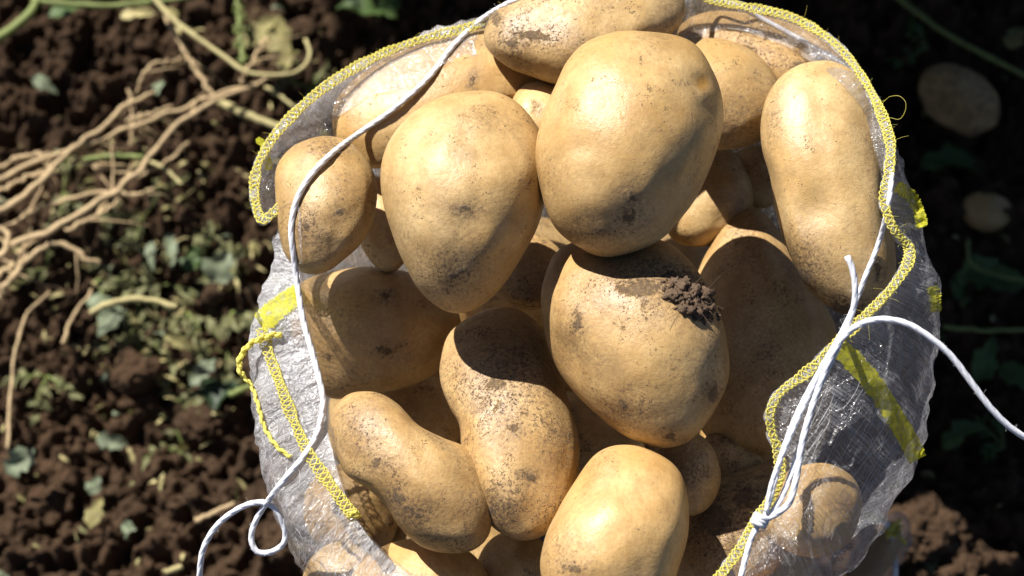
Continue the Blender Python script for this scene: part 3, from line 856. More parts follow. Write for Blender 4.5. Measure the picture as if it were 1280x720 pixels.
tape([(1046, 432), (1070, 455), (1095, 485), (1118, 520), (1134, 548), (1148, 574)], 25)
tape([(1121, 232), (1136, 243), (1147, 260), (1153, 284)], 15)
tape([(1166, 358), (1169, 372), (1170, 390)], 14)
tape([(324, 404), (334, 397), (346, 386), (362, 374), (379, 366)], 27)
tape([(322, 172), (329, 182), (333, 196), (337, 212)], 9, 24, 5)

# stray fine fibres on the stretched film and fuzz along the stitching
mb = MB()
for k in range(38):
    x0, y0 = random.uniform(1010, 1120), random.uniform(470, 610)
    L = random.uniform(25, 90); a = math.radians(random.uniform(112, 128))
    pts = []
    bend = random.uniform(-8, 8)
    for f in np.linspace(0, 1, 9):
        x = x0 + L * f * math.cos(a) + bend * f * (1 - f) * 2; y = y0 + L * f * math.sin(a)
        h = hit_w(BV_FILM, x, y)
        if h is None: break
        pts.append((x, y, h + 2.5 + 3 * f * random.random()))
    if len(pts) > 4:
        pts = np.array(pts)
        tube(mb, P(pts[:, 0], pts[:, 1], pts[:, 2]), 0.00005 + 0.00005 * random.random(), 4, False)
for k in range(70):
    x0, y0 = random.uniform(320, 440), random.uniform(400, 720)
    if hit_w(BV_FILM, x0, y0) is None: continue
    L = random.uniform(10, 40); a = math.radians(random.uniform(40, 130)); pts = []
    for f in np.linspace(0, 1, 7):
        x = x0 + L * f * math.cos(a + f * 0.5); y = y0 + L * f * math.sin(a + f * 0.5)
        h = hit_w(BV_FILM, x, y)
        if h is None: break
        pts.append((x, y, h + 2.5))
    if len(pts) > 4:
        pts = np.array(pts)
        tube(mb, P(pts[:, 0], pts[:, 1], pts[:, 2]), 0.00008, 4, False)
tag(link('film_fibres', mb.mesh('film_fibres', ORG), M_FIB, sack), kind='stuff')
mb = MB()
n1 = len(p1)
spots = [int(random.random() * n1) for _ in range(620)]
spots += [int((0.86 if False else random.gauss(0.0, 0.012)) * n1) % n1 for _ in range(10)]
for i in spots:
    b0 = p1[i]
    d = np.array([random.gauss(0, 1), random.gauss(0, 1), random.gauss(0.5, 0.8)]); d /= np.linalg.norm(d)
    e = np.array([random.gauss(0, 1), random.gauss(0, 1), random.gauss(0, 1)]); e -= d * (e @ d); e /= np.linalg.norm(e)
    L = random.uniform(0.0015, 0.005) if random.random() < 0.85 else random.uniform(0.005, 0.010); cu = random.uniform(-1.2, 1.2)
    f = np.linspace(0, 1, 7)[:, None]
    tube(mb, b0 + d * L * f + e * L * cu * f * f, 0.00007, 3, False)
# one long curled thread standing off the right rim
cur = np.array([(1104, 128, 12), (1112, 121, 22), (1124, 120, 30), (1132, 128, 34), (1131, 140, 32), (1124, 149, 28), (1113, 147, 24)], float)
cur = catmull(cur, 30); tube(mb, P(cur[:, 0], cur[:, 1], cur[:, 2]), 0.00011, 4, False)
tag(link('yarn_fuzz', mb.mesh('yarn_fuzz', ORG), M_YEL, sack), kind='stuff')

# knotted bottom corner of the sack poking out at its foot, a potato inside
cp = G(1099, 690, 0.10)
Rm = np.array(Matrix.Rotation(math.radians(12), 3, 'Y'))
n = vnoise(S5 * 2.2 + 3) * 0.16 + vnoise(S5 * 5) * 0.05
me = mesh_from('bottom_corner', ((S5 * np.array([0.0125, 0.022, 0.052]) * (1 + n)[:, None]) @ Rm.T) + cp - ORG, FACES[id(S5)])
me.uv_layers.new(name='UVMap')
link('bottom_corner', me, M_FILM, sack)
o = link('potato', ME5.copy(), M_POT, None, cp - np.array([0.002, 0.0, 0.004]))
o.data.vertices.foreach_set('co', ((S5 * np.array([0.0105, 0.018, 0.044]) * (1 + n * 0.5)[:, None]) @ Rm.T).ravel()); o.data.update()
o['dirt'] = 0.5
tag(o, 'slim potato inside the bottom corner of the sack beside the large clod', 'potato')
mb = MB()
q = np.array([G(x, y, z) for x, y, z in ((1096, 646, .15), (1106, 652, .15), (1114, 668, .14), (1118, 690, .12), (1119, 716, .10), (1118, 745, .08))])
rope(mb, q, 0.0022)
link('corner_cord', mb.mesh('corner_cord', ORG), M_CORD, sack)
mb = MB()
for k in range(9):
    b0 = G(1116 + random.uniform(-5, 6), 662 + random.uniform(-6, 8), 0.145)
    d = np.array([random.gauss(0, 1), random.gauss(0, 1), random.gauss(0, 1)]) * 0.0032
    f = np.linspace(-1, 1, 7)[:, None]
    tube(mb, b0 + d * f + np.roll(d, 1) * f * f * 0.6, 0.0013, 5)
for k in range(5):
    b0 = G(1093 + random.uniform(-4, 4), 645 + random.uniform(-4, 5), 0.152)
    d = np.array([random.gauss(0, 1), random.gauss(0, 1), random.gauss(0, 1)]) * 0.003
    f = np.linspace(-1, 1, 7)[:, None]
    tube(mb, b0 + d * f, 0.0012, 5)
link('corner_stitching', mb.mesh('corner_stitching', ORG), M_YEL, sack)

# ------------------------------------------------------------------ white drawstrings
def cord_path(pts, n=220, lift=10, r_lift=None):
    """points (px, py) lie on whatever is under them, (px, py, w) hang free"""
    ctrl = []
    for p in pts:
        if len(p) == 3: ctrl.append(p)
        else:
            h = hit_w(BV_ALL, *p)
            ctrl.append((p[0], p[1], max((h if h is not None else -1e9), rim_w(*p) - 40 if h is None else -1e9) + lift))
    q = catmull(ctrl, n)
    free = np.array([len(p) == 3 for p in pts], float)
    # never below the surface except where it hangs free
    for i, (x, y, wv) in enumerate(q):
        h = hit_w(BV_ALL, x, y)
        if h is not None and wv < h + lift * 0.55 and h - wv < 80: q[i, 2] = h + lift * 0.55
    for _ in range(4):
        q[1:-1, 2] = np.maximum(q[1:-1, 2], (q[:-2, 2] + q[2:, 2]) / 2)
    W = q[:, 2].copy()
    q[:, 2] = np.convolve(np.pad(W, 4, 'edge'), np.ones(9) / 9, 'valid')
    return P(q[:, 0], q[:, 1], q[:, 2]), q

def fuzz(mb, pth, cnt, R):
    for k in range(cnt):
        b0 = pth[int(random.random() * len(pth))]
        d = np.array([random.gauss(0, 1), random.gauss(0, 1), random.gauss(0, 1)]); d /= np.linalg.norm(d)
        e = np.array([random.gauss(0, 1), random.gauss(0, 1), random.gauss(0, 1)])
        f = np.linspace(0, 1, 5)[:, None]
        tube(mb, b0 + d * R * 0.8 + d * random.uniform(0.0008, 0.0022) * f + e * 0.0007 * f * f, 0.00005, 3, False)
def make_cord(name, label, parts, R=0.0019, group=None):
    org = parts[0][1][len(parts[0][1]) // 2].copy()
    if len(parts) == 1:
        mb = MB(); rope(mb, parts[0][1], R); fuzz(mb, parts[0][1], 160, R)
        o = link(name, mb.mesh(name, org), M_CORD, None, org)
    else:
        o = link(name, None, None, None, org)
        for nm, pth, rr in parts:
            mb = MB(); rope(mb, pth, rr); fuzz(mb, pth, len(pth) // 2, rr)
            link(nm, mb.mesh(nm, org), M_CORD, o)
    tag(o, label, 'cord', group)
    return o

FR = on_film(400, 520, 8)
lc, lq = cord_path([(700, -22), (640, 2), (600, 26), (566, 58), (535, 98), (490, 138), (450, 166), (415, 192), (388, 220), (371, 250), (364, 285, -10), (367, 320, -8), (371, 350, -6),
                 (379, 400, 2), (390, 440, 14), (400, 478, 26), (404, 505, 34), (397, 540, FR + 2), (380, 570, FR + 6), (358, 596, FR + 8), (338, 622, FR + 6), (321, 648, FR), (314, 672, FR - 4), (322, 690, FR - 6),
                 (342, 689, FR - 4), (356, 676, FR), (354, 654, FR + 6), (341, 633, FR + 14), (322, 628, FR + 10), (298, 636, FR + 2), (272, 656, FR - 6), (255, 684, FR - 14), (250, 712, FR - 24), (249, 745, FR - 40)], 300, 7)
make_cord('drawstring', 'white drawstring crossing the small dusty potato and curling in a loop', [('cord', lc, 0.0019)])
RW = rim_w(1060, 415)
ra, rq = cord_path([(840, -22), (900, -2), (950, 22), (1005, 52), (1050, 78), (1080, 100), (1101, 138), (1114, 178), (1115, 215), (1110, 258), (1098, 305), (1082, 345), (1068, 382), (1050, 420, RW + 26),
                 (1026, 462, RW + 30), (1000, 510, RW + 32), (980, 560, RW + 36), (966, 610, RW + 40), (956, 648, RW + 42)], 240, 7)
K0 = RW + 44
rb, _ = cord_path([(1059, 320, RW + 45), (1066, 338, RW + 44), (1069, 362, RW + 42), (1066, 388, RW + 36), (1052, 424, RW + 34), (1034, 462, RW + 36), (1018, 500, RW + 36), (1004, 548, RW + 38), (990, 590, RW + 40), (976, 624, RW + 42), (955, 654, K0)], 120, 7)
rc, _ = cord_path([(953, 652, K0), (984, 632, RW + 48), (995, 600, RW + 50), (1003, 552, RW + 48), (1018, 500, RW + 46), (1036, 452, RW + 44), (1052, 424, RW + 42), (1072, 407, RW + 42), (1100, 399, RW + 44), (1132, 404, RW + 46),
                  (1160, 420, RW + 46), (1188, 444, RW + 42), (1214, 478, RW + 36), (1240, 512, RW + 30), (1268, 538, RW + 22), (1310, 562, RW + 10)], 200, 7)
rd, _ = cord_path([(958, 640, K0 + 4), (966, 600, RW + 52), (990, 540, RW + 50), (1012, 492, RW + 46), (1030, 452, RW + 42)], 80, 7)
kn = np.array([(950 + 8 * math.cos(a) + 2.2 * (a / 6.28 - 1.2), 651 + 3.0 * math.cos(a) - 4.0 * (a / 6.28 - 1.2), K0 + 3 + 7 * math.sin(a)) for a in np.linspace(0, 5.2 * math.pi, 60)])
kw = P(kn[:, 0], kn[:, 1], kn[:, 2])
tl, _ = cord_path([(948, 655, K0), (938, 676, K0 + 2), (930, 705, K0 + 8), (922, 740, K0 + 14)], 40, 7)
make_cord('drawstring', 'gathered white drawstrings tied at the front with one arching loose end',
          [('rim_strand', ra, 0.0017), ('cut_end_strand', rb, 0.0019), ('loose_end_strand', rc, 0.0020), ('inner_strand', rd, 0.0015), ('knot', kw, 0.0016), ('knot_tail', tl, 0.0017)])

# ------------------------------------------------------------------ lump of soil stuck on a potato
hw = hit_w(BV_POT, 866, 372)
mb = MB(); lr = np.random.default_rng(5)
lc0 = P(866, 374, hw + 5)
for k in range(520):
    if k < 26: dx, dy, r = lr.normal() * 13, lr.normal() * 11, lr.uniform(0.0022, 0.0042); S = S3
    else: dx, dy, r = lr.normal() * 17, lr.normal() * 15, lr.uniform(0.0004, 0.0015); S = S2
    x, y = 864 + dx + 0.35 * dy, 373 + dy + 0.30 * dx
    if math.hypot(dx / 36, dy / 32) > 1: continue
    h = hit_w(BV_POT, x, y)
    if h is None or abs(h - hw) > 70: continue
    up_ = max(0.0, 1 - math.hypot(dx / 30, dy / 27)) * 14 * lr.random() if k >= 26 else 3
    n = vnoise(S * 1.7 + k * 3.1) * 0.5 + vnoise(S * 4 + k) * 0.35
    mb.add(P(x, y, h + up_) - lc0 + S * r * (1 + n)[:, None] * lr.uniform(0.7, 1.2, 3), FACES[id(S)])
for k in range(16):
    d = lr.normal(size=3); d /= np.linalg.norm(d); d[2] = abs(d[2])
    f = np.linspace(0, 1, 8)[:, None]; e = lr.normal(size=3)
    tube(mb, d * 0.006 + d * 0.010 * f * lr.uniform(0.5, 1.4) + e * 0.003 * f * f, 0.00012, 4, False)
so_ = link('soil_lump', mb.mesh('soil_lump'), M_CRUMB, None, lc0)
tag(so_, 'dark crumbly soil lump with root hairs stuck on a potato', 'soil lump')

# ------------------------------------------------------------------ things lying on the ground
GPX = 0.00067                              # metres per photograph pixel down on the ground
def gp(px, py, z=0.0):
    p = G(px, py, 0.0)
    for _ in range(3):
        p = G(px, py, gz(p[0], p[1]) + z)
    return p

# loose clods
mb = MB(); lr = np.random.default_rng(11)
for k in range(9500):
    x, y = lr.uniform(-0.62, 0.66), lr.uniform(-0.22, 0.78)
    if math.hypot(x - BCX, y - BCY) < 0.19: continue
    r = min(0.009, 0.0020 * math.exp(lr.normal() * 0.65))
    S = S2 if r > 0.003 else S1
    n = vnoise(S * 1.5 + k * 3.1) * 0.55 + vnoise(S * 3.3 + k) * 0.25
    mb.add(np.array([x, y, gz(x, y) + r * 0.35]) + S * r * (1 + n)[:, None] * lr.uniform(0.75, 1.25, 3), FACES[id(S)])
tag(link('soil_crumbs', mb.mesh('soil_crumbs'), M_SOIL), 'loose brown soil crumbs scattered over the dug ground', 'soil', kind='stuff')

def clod(px, py, r, label, seed):
    S = S5
    n = fbm(S * 1.6 + seed * 5.3, 5, 0.6) * 0.30
    V = S * r * (1 + n)[:, None] * np.array([1.1, 1.0, 0.8])
    p = gp(px, py)
    o = link('clod', mesh_from('clod', V, FACES[id(S5)]), M_SOIL, None, p + np.array([0, 0, r * 0.45]))
    tag(o, label, 'clod', 'large clods')
clod(258, 532, 0.019, 'round brown clod beside the dark green leaf', 1)
clod(1146, 672, 0.026, 'large brown clod beside the foot of the sack', 2)
clod(1186, 712, 0.020, 'smaller brown clod in front of the large one by the sack', 3)
clod(60, 640, 0.017, 'low clod on the sunlit soil', 4)
clod(170, 470, 0.016, 'reddish clod under the fallen leaf stalk', 5)

def ground_potato(px, py, a, b, rot, label, seed, dirt):
    ax = np.array([a, b, b * 0.85]); S = S5
    n = vnoise(S * 1.3 + seed * 4.4) * 0.09 + vnoise(S * 3 + seed) * 0.03
    Rm = np.array(Matrix.Rotation(rot, 3, 'Z'))
    me = ME5.copy(); me.name = 'potato'
    me.vertices.foreach_set('co', ((S * ax * (1 + n)[:, None]) @ Rm.T).ravel()); me.update()
    o = link('potato', me, M_POT, None, gp(px, py, b * 0.8 + 0.006))
    o['dirt'] = dirt
    tag(o, label, 'potato')
ground_potato(1200, 124, 0.037, 0.027, math.radians(-46), 'oval potato left lying on the shaded soil', 1, 1.7)
ground_potato(1233, 264, 0.0215, 0.017, math.radians(-15), 'small round potato left lying on the shaded soil', 6, 0.5)

# leaves
def leaf_geo(L, Wd, fold=0.35, curl=0.5, wav=0.12, seed=0):
    nu, nvv = 15, 5
    V = []; lr = np.random.default_rng(seed)
    ph = lr.uniform(0, 6)
    for i in range(nu):
        t = i / (nu - 1)
        half = Wd * 0.5 * (math.sin(math.pi * t ** 0.8) ** 0.8) * (1 + 0.22 * math.sin(9 * t + ph) + 0.20 * math.sin(23 * t + 2 * ph)) + 0.0002
        a = curl * (t - 0.3)
        cx = L * t; cz = -L * 0.35 * curl * (t - 0.35) ** 2 * 2
        for j in range(nvv):
            f = j / (nvv - 1) * 2 - 1
            V.append((cx, f * half, cz + abs(f) * half * fold + wav * half * math.sin(7 * t + 3 * f + ph)))
    F = []
    for i in range(nu - 1):
        for j in range(nvv - 1):
            a = i * nvv + j
            F.append([a, a + 1, a + nvv + 1, a + nvv])
    return np.array(V), F

def put(V, loc, yaw, pitch=0.0, roll=0.0):
    Rm = np.array(Matrix.Rotation(yaw, 3, 'Z') @ Matrix.Rotation(pitch, 3, 'Y') @ Matrix.Rotation(roll, 3, 'X'))
    return V @ Rm.T + np.asarray(loc)

LEAVES = [  # px, py, length px, width px, degrees, material, height, label
 (105, 372, 62, 26, -25, M_PALE, .03, 'pale grey-green leaf lying across the fallen leaf stalk'),
 (150, 382, 50, 22, -115, M_PALE, .03, 'pale leaf hanging below the fallen leaf stalk'),
 (266, 512, 62, 40, 75, M_SHADELEAF, .01, 'broad dark green leaf behind the round clod, shade in its colour'),
 (238, 482, 44, 20, 50, M_PALE, .025, 'pale narrow leaf leaning on the dark green leaf'),
 (262, 352, 44, 36, 60, M_PALE, .03, 'whitish crumpled leaf near the film of the sack'),
 (236, 340, 38, 24, 80, M_LEAF, .03, 'small green leaf left of the whitish crumpled leaf'),
 (120, 548, 38, 20, -10, M_PALE, .02, 'pale curled leaf on the lower soil'),
 (8, 592, 42, 30, 40, M_PALE, .02, 'pale leaf at the edge of the dug soil'),
 (112, 618, 26, 16, 70, M_PALE, .02, 'small pale leaf scrap on the soil'),
 (112, 660, 46, 18, 80, M_DRY, .02, 'olive withered leaf on the lower soil'),
 (38, 95, 40, 15, -30, M_PALE, .03, 'light green leaf below the thick green stem'),
 (196, 118, 30, 12, 85, M_PALE, .04, 'pale leaf standing between the dry roots'),
 (300, 60, 66, 34, 40, M_DRY, .05, 'withered olive leaf curled round the pale stem'),
 (335, 28, 60, 36, -60, M_DRY, .05, 'withered leaf hanging from the pale stem'),
 (372, 62, 46, 20, -120, M_DRY, .05, 'shrivelled leaf at the bend of the pale stem'),
 (210, 290, 48, 14, -75, M_PALE, .03, 'upright narrow pale leaf among the weed sprigs'),
 (188, 300, 40, 12, -85, M_PALE, .03, 'second upright narrow pale leaf among the weed sprigs'),
 (420, 8, 60, 40, -10, M_LEAF, .04, 'dark green leaf behind the back rim of the sack'),
 (470, 12, 40, 30, 30, M_LEAF, .05, 'bright green leaf tip behind the back rim'),
 (1150, 205, 95, 46, 10, M_LEAF, .02, 'dark leaf between the two potatoes lying on the soil'),
 (1205, 345, 78, 34, -15, M_LEAF, .02, 'dark green leaf below the small round potato'),
 (1195, 352, 60, 30, 25, M_LEAF, .02, 'dark bluish leaf right of the yellow-taped film'),
 (1215, 480, 66, 30, 60, M_LEAF, .02, 'dark leaf under the arching cord'),
 (1250, 455, 60, 26, -50, M_LEAF, .02, 'dark leaf beyond the arching cord'),
 (1262, 60, 34, 26, 60, M_DRY, .06, 'pale yellow-green leaf at the end of the green stem'),
 (1180, 560, 70, 32, 40, M_LEAF, .02, 'dark leaf on the shaded soil beside the sack'),
 (60, 20, 60, 26, 20, M_LEAF, .04, 'green leaf beside the thick green stem'),
 (150, 20, 46, 16, 15, M_STRAW2, .04, 'dry tan blade under the horizontal green stem'),
 (205, 420, 40, 14, -20, M_DRY, .02, 'dry brown leaf curl right of the weed sprigs'),
]
for i, (px, py, L, Wd, dg, mat, hz, label) in enumerate(LEAVES):
    V, F = leaf_geo(L * GPX, Wd * GPX, random.uniform(0.2, 0.5), random.uniform(0.2, 0.9), 0.2, i + 5)
    p = gp(px, py, hz)
    V = put(V, (0, 0, 0), math.radians(dg), random.uniform(-0.3, 0.2), random.uniform(-0.5, 0.5))
    o = link('leaf', mesh_from('leaf', V, F), mat, None, p)
    tag(o, label, 'leaf', 'leaves lying on the ground')

# weed sprigs
def sprig(px, py, n, size, mat, label):
    p = gp(px, py, 0.004)
    o = link('weed_sprig', None, None, None, p)
    tag(o, label, 'weed', 'weed sprigs on the soil')
    st = MB(); lf = MB()
    for k in range(3):
        a = random.uniform(0, 6.28); L = size * random.uniform(0.6, 1.2)
        f = np.linspace(0, 1, 7)[:, None]
        path = np.array([math.cos(a), math.sin(a), 0.55]) * L * f + np.array([0, 0, -0.35]) * L * f * f
        tube(st, path, np.linspace(0.0011, 0.0005, 7), 5)
        for j in range(n):
            t = random.uniform(0.25, 1.0)
            q = path[int(t * 6)]
            V, F = leaf_geo(size * random.uniform(0.25, 0.5), size * random.uniform(0.08, 0.2), 0.4, 0.6, 0.2, j + k * 9)
            lf.add(put(V, q, a + random.uniform(-1.3, 1.3), random.uniform(-0.7, 0.4), random.uniform(-0.8, 0.8)), F)
    link('stem', st.mesh('stem'), M_GSTEM, o)
    link('foliage', lf.mesh('foliage'), mat, o)
M_WEED = simple('weed_leaf', (0.27, 0.27, 0.12), 0.6, 0.35, 90, trans=0.3)
names = ['pale green weed sprig left of the film sack', 'yellowish weed sprig among fallen leaves', 'flattened weed sprig on the soil', 'weed sprig below the dry roots',
         'small-leaved sprig beside the pale arching stalk', 'low sprig in the dug soil', 'wilted sprig near the fallen leaf stalk', 'sprig of narrow leaves beside the sack wall',
         'tiny weed sprig between the dry roots', 'sprig under the tan root tips', 'sparse sprig on the lower soil', 'sprig beside the reddish clod',
         'shaded sprig right of the taped film', 'shaded sprig below the small round potato', 'shaded sprig beyond the loose cord', 'dark sprig near the green stem in shade', 'wispy weed below the withered leaves', 'wispy weed between the seed spike and the rim', 'thin weed under the tan roots', 'wispy weed left of the dark green leaf', 'pale wispy weed beside the whitish leaf', 'trailing weed by the foot of the film', 'tuft of weed under the arching stalk', 'wispy weed among the tan root ends']
spots = [(235, 390), (290, 390), (205, 355), (150, 340), (170, 395), (60, 470), (150, 430), (300, 360), (80, 240), (120, 350), (230, 560), (200, 450), (1200, 420), (1262, 322), (1255, 560), (1160, 60), (390, 110), (440, 40), (180, 270), (220, 500), (250, 330), (285, 440), (190, 380), (60, 330)]
for i, ((px, py), lab) in enumerate(zip(spots, names)):
    sprig(px, py, 7, random.uniform(0.028, 0.045), M_WEED if i < 12 or i > 15 else M_LEAF, lab)

# litter: bits of straw, chaff and leaf nobody could count
for nm, mat, cnt, lab, sd in (('straw_litter', M_STRAW2, 360, 'short bits of dry straw strewn over the soil', 1), ('leaf_litter', M_WEED, 110, 'tiny green leaf scraps strewn over the soil', 2), ('dry_litter', M_DRY, 260, 'tiny withered leaf scraps strewn over the soil', 3), ('pale_litter', M_PALE, 60, 'tiny greyish leaf scraps strewn over the soil', 4)):
    mb = MB(); lr = np.random.default_rng(sd)
    for k in range(cnt):
        if lr.random() < 0.36:
            c = gp(lr.normal(205, 85), lr.normal(355, 90))
            x, y = c[0], c[1]
        else:
            x, y = lr.uniform(-0.6, 0.6), lr.uniform(-0.2, 0.75)
        L = lr.uniform(0.004, 0.016); Wd = L * (lr.uniform(0.12, 0.25) if nm == 'straw_litter' else lr.uniform(0.3, 0.6))
        V, F = leaf_geo(L, Wd, lr.uniform(0.1, 0.8), lr.uniform(0, 1.2), 0.3, k)
        V = V[::1]
        mb.add(put(V, (x, y, gz(x, y) + 0.004 + lr.random() * 0.006), lr.uniform(0, 6.28), lr.normal() * 0.5, lr.normal() * 0.7), F)
    tag(link(nm, mb.mesh(nm), mat), lab, 'litter', kind='stuff')

# stems
def stem_path(pts, z, n=40, wob=1.5, arch=0.0):
    q = catmull(pts, n)
    q = q + wob * np.column_stack([vnoise(np.column_stack([np.arange(n) * 0.35, np.full(n, pts[0][0] * 0.1), np.zeros(n)])), vnoise(np.column_stack([np.arange(n) * 0.35, np.full(n, pts[0][1] * 0.1), np.ones(n)]))])
    f = np.linspace(0, 1, n)
    out = []
    for (x, y), t in zip(q, f):
        out.append(G(x, y, z + arch * math.sin(math.pi * t)))
    return np.array(out)
def knobbly(mb, path, r0, r1, seg=7):
    n = len(path)
    r = np.linspace(r0, r1, n) * (1 + 0.16 * vnoise(np.column_stack([np.arange(n) * 0.5, np.full(n, path[0][0] * 50), np.zeros(n)])))
    tube(mb, path, r * GPX * 0.74, seg)
ROOTS = [
 ([(-30, 236), (0, 222), (50, 200), (100, 185), (150, 165), (240, 130), (275, 118), (330, 100), (352, 96)], 5.5, 3.0, .050, 0),
 ([(-30, 275), (0, 262), (30, 243), (75, 202), (110, 172), (150, 140), (175, 122), (196, 115)], 6.5, 3.5, .055, 0),
 ([(-10, 325), (20, 305), (60, 290), (110, 262), (150, 235), (190, 195), (215, 165), (250, 135), (290, 118), (325, 107)], 6.0, 3.5, .050, .01),
 ([(-10, 300), (15, 282), (50, 262), (95, 245), (135, 238), (170, 242), (196, 237)], 4.5, 3.0, .040, 0),
 ([(-5, 375), (12, 352), (35, 325), (60, 306), (85, 308), (110, 325), (127, 329)], 5.5, 3.5, .040, .01),
 ([(-20, 330), (0, 318), (11, 300), (5, 288), (-20, 284)], 5.0, 4.0, .055, 0),
 ([(85, 200), (120, 208), (160, 216), (182, 218), (210, 200), (236, 178)], 3.2, 2.2, .040, 0),
 ([(80, 290), (100, 281), (122, 269), (140, 258), (150, 245)], 4.0, 2.5, .035, 0),
 ([(172, 120), (178, 100), (186, 86), (208, 77), (230, 73)], 3.2, 2.2, .045, .02),
 ([(205, 20), (220, 45), (235, 70), (250, 95), (266, 119)], 3.4, 3.0, .030, 0),
 ([(158, 152), (190, 140), (215, 134)], 3.2, 2.2, .040, 0),
 ([(-20, 218), (0, 208), (30, 195), (62, 192)], 4.0, 3.0, .040, 0),
 ([(-20, 248), (20, 228), (60, 212)], 4.0, 3.0, .035, 0),
 ([(300, 104), (312, 85), (322, 62), (332, 46)], 3.5, 2.5, .055, 0),
 ([(160, 110), (165, 140), (162, 180)], 2.2, 1.5, .030, 0),
 ([(-20, 355), (10, 335), (40, 300), (60, 285)], 5.0, 3.0, .030, 0),
]
base = gp(-15, 285, 0.02)
root = link('dry_potato_haulm', None, None, None, base)
tag(root, 'bundle of tan dried roots and stalks pulled out of the soil', 'dry plant')
for pts, r0, r1, z, arch in ROOTS:
    mb = MB(); pth = stem_path(pts, z, 60, 3.2, arch); knobbly(mb, pth, r0, r1)
    for q in range(3):
        i0 = random.randrange(6, 54); t0 = pth[min(59, i0 + 3)] - pth[i0]; t0 /= np.linalg.norm(t0)
        sd_ = np.array([-t0[1], t0[0], 0.1]) * random.choice((-1, 1)); f = np.linspace(0, 1, 14)[:, None]; L = random.uniform(0.015, 0.06)
        fib = pth[i0] + (t0 * random.uniform(0.4, 1.0) + sd_ * random.uniform(0.15, 0.7)) * L * f + np.array([0, 0, -0.015]) * f * f
        fib = fib + 0.0022 * np.column_stack([vnoise(np.column_stack([f[:, 0] * 5 + j * 7 + i0, f[:, 0] * 0 + q, f[:, 0] * 0])) for j in range(3)]) * f
        tube(mb, fib, np.linspace(0.0011, 0.0004, 14), 5)
    link('stalk', mb.mesh('stalk', base), M_STRAW, root)
STEMS = [
 ([(-30, 66), (0, 46), (25, 28), (45, 5), (58, -25)], 10, 8, .05, M_GSTEM, 'thick green potato stem at the top of the dry roots'),
 ([(40, -2), (70, 4), (120, 7), (180, 4), (250, -6)], 5.5, 4.5, .05, M_GSTEM, 'horizontal green stem behind the dry roots'),
 ([(178, -20), (205, 12), (240, 42), (275, 68), (310, 90), (345, 93), (372, 89), (387, 70), (381, 50)], 5, 3, .065, M_STRAW2, 'pale straw-coloured stem hooked at its end'),
 ([(268, 124), (300, 140), (352, 161)], 8, 6, .035, M_STRAW2, 'broad pale stalk pointing at the sack'),
 ([(332, 108), (350, 121), (368, 134)], 3.5, 2.5, .05, M_STRAW2, 'thin pale twig crossing the broad pale stalk'),
 ([(296, -10), (299, 20), (301, 50), (304, 80)], 4.5, 4.5, .045, M_GSTEM, 'green seed spike hanging upright'),
 ([(106, 199), (150, 195), (180, 196)], 4.8, 4.2, .050, M_GSTEM, 'short bright green stalk lying over the dry roots'),
 ([(188, 202), (208, 213), (228, 230)], 4, 2.5, .045, M_STRAW2, 'short pale stalk end beside the dry roots'),
 ([(113, 392), (138, 379), (180, 374), (222, 384)], 5.5, 4.5, .045, M_STRAW2, 'fallen arching leaf stalk'),
 ([(286, 495), (302, 488), (322, 479)], 5.5, 5.0, .030, M_GSTEM, 'short bright green stalk next to the yellow yarn loop'),
 ([(244, 652), (268, 641), (293, 629)], 4.5, 3.5, .015, M_STRAW, 'tan straw on the soil behind the curled cord'),
 ([(205, 716), (228, 708)], 4.5, 4, .012, M_STRAW2, 'pale straw stub on the lower soil'),
 ([(1110, -12), (1180, 40), (1235, 70), (1300, 104)], 5, 4, .07, M_GSTEM, 'long green stem above the oval potato on the soil'),
 ([(1180, 409), (1230, 413), (1290, 411)], 4, 3.5, .03, M_GSTEM, 'thin dark stem on the soil beyond the film'),
 ([(1210, 300), (1215, 330), (1250, 345), (1290, 350)], 3, 2.5, .02, M_GSTEM, 'thin dark stalk beneath the small round potato'),
 ([(10, 560), (15, 470), (30, 400), (62, 365)], 3, 2.5, .03, M_STRAW, 'thin brown twig in the shaded soil'),
 ([(78, 430), (92, 395), (116, 362)], 3.2, 2.5, .03, M_STRAW, 'thin tan twig pointing at the fallen leaf stalk'),
]
for pts, r0, r1, z, mat, lab in STEMS:
    mb = MB(); pth = stem_path(pts, z, 36, 1.2)
    knobbly(mb, pth, r0, r1)
    org = pth[0].copy()
    nm = 'stalk'
    if 'spike' in lab:
        nm = 'seed_spike'
        for k in range(60):
            q = pth[k % 36] + np.array([random.gauss(0, 1), random.gauss(0, 1), random.gauss(0, 1)]) * 0.0028
            mb.add(q + S2 * random.uniform(0.0012, 0.0024), FACES[id(S2)])
    o = link(nm, mb.mesh(nm, org), mat, None, org)
    tag(o, lab, 'stalk', 'loose stalks on the ground')

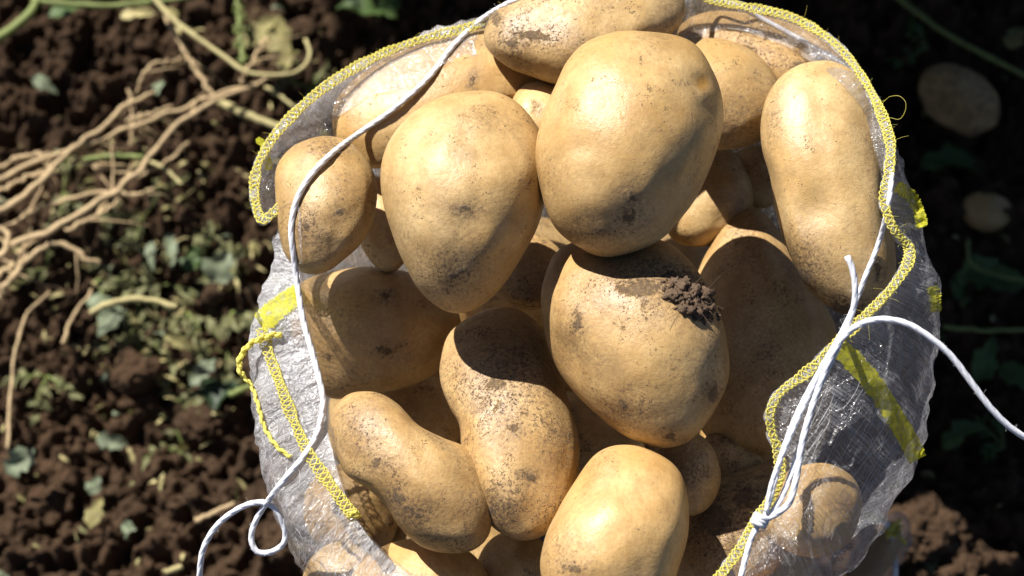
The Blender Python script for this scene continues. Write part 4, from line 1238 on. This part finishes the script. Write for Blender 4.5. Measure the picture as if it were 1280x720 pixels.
# ------------------------------------------------------------------ added plants, unseen above the frame, placed to shade the soil
def plant_meshes(seed, H, j0=2, lean0=0.28, bl=(0.13, 0.22), out_=0.10):
    lr = np.random.default_rng(seed)
    st, lf = MB(), MB()
    for k in range(6):
        a = lr.uniform(0, 6.28); lean = lr.uniform(0.05, lean0)
        f = np.linspace(0, 1, 12)[:, None]
        path = np.array([math.cos(a) * lean, math.sin(a) * lean, 1.0]) * H * lr.uniform(0.75, 1.05) * f
        path = path + np.array([math.cos(a), math.sin(a), 0]) * out_ * f * f
        tube(st, path, np.linspace(0.006, 0.002, 12), 6)
        for j in range(j0, 12):
            for rep in range(3):
                b = lr.uniform(0, 6.28); L = lr.uniform(*bl)
                g = np.linspace(0, 1, 6)[:, None]
                br = path[j] + np.array([math.cos(b), math.sin(b), 0.35]) * L * g + np.array([0, 0, -0.4]) * L * g * g
                tube(st, br, np.linspace(0.0018, 0.0008, 6), 4)
                for m in range(1, 6):
                    for sg in (-1, 1):
                        V, F = leaf_geo(lr.uniform(0.045, 0.075), lr.uniform(0.028, 0.045), 0.3, 0.7, 0.15, m + j)
                        lf.add(put(V, br[m], b + sg * lr.uniform(0.5, 1.2), lr.uniform(-0.2, 0.5), lr.uniform(-0.5, 0.5)), F)
    return st.mesh('stem'), lf.mesh('foliage')
PM = [plant_meshes(21, 0.95), plant_meshes(22, 1.05), plant_meshes(23, 0.66, 8, 0.12, (0.07, 0.13), 0.03)]
PLANTS = [(0.03, 0.52, 2), (0.16, 0.51, 2), (-0.05, 0.88, 1), (-0.20, 0.99, 0), (0.10, 0.95, 1), (-0.05, 1.22, 0), (0.38, 1.00, 1), (0.28, 1.28, 0), (-0.30, 1.32, 1), (-0.13, 1.08, 1), (0.16, 1.12, 0)]
for i, (x, y, k) in enumerate(PLANTS):
    o = link('shade_plant', None, None, None, (x, y, gz(x, y)))
    o.rotation_euler = (0, 0, i * 1.3)
    tag(o, 'short leafy plant added out of view behind the sack to shade the soil' if k == 2 else 'tall leafy plant added out of view behind the sack to shade the soil', 'plant', 'unseen plants added behind the sack for shade')
    link('stem', PM[k][0], M_GSTEM, o)
    link('foliage', PM[k][1], M_LEAF, o)
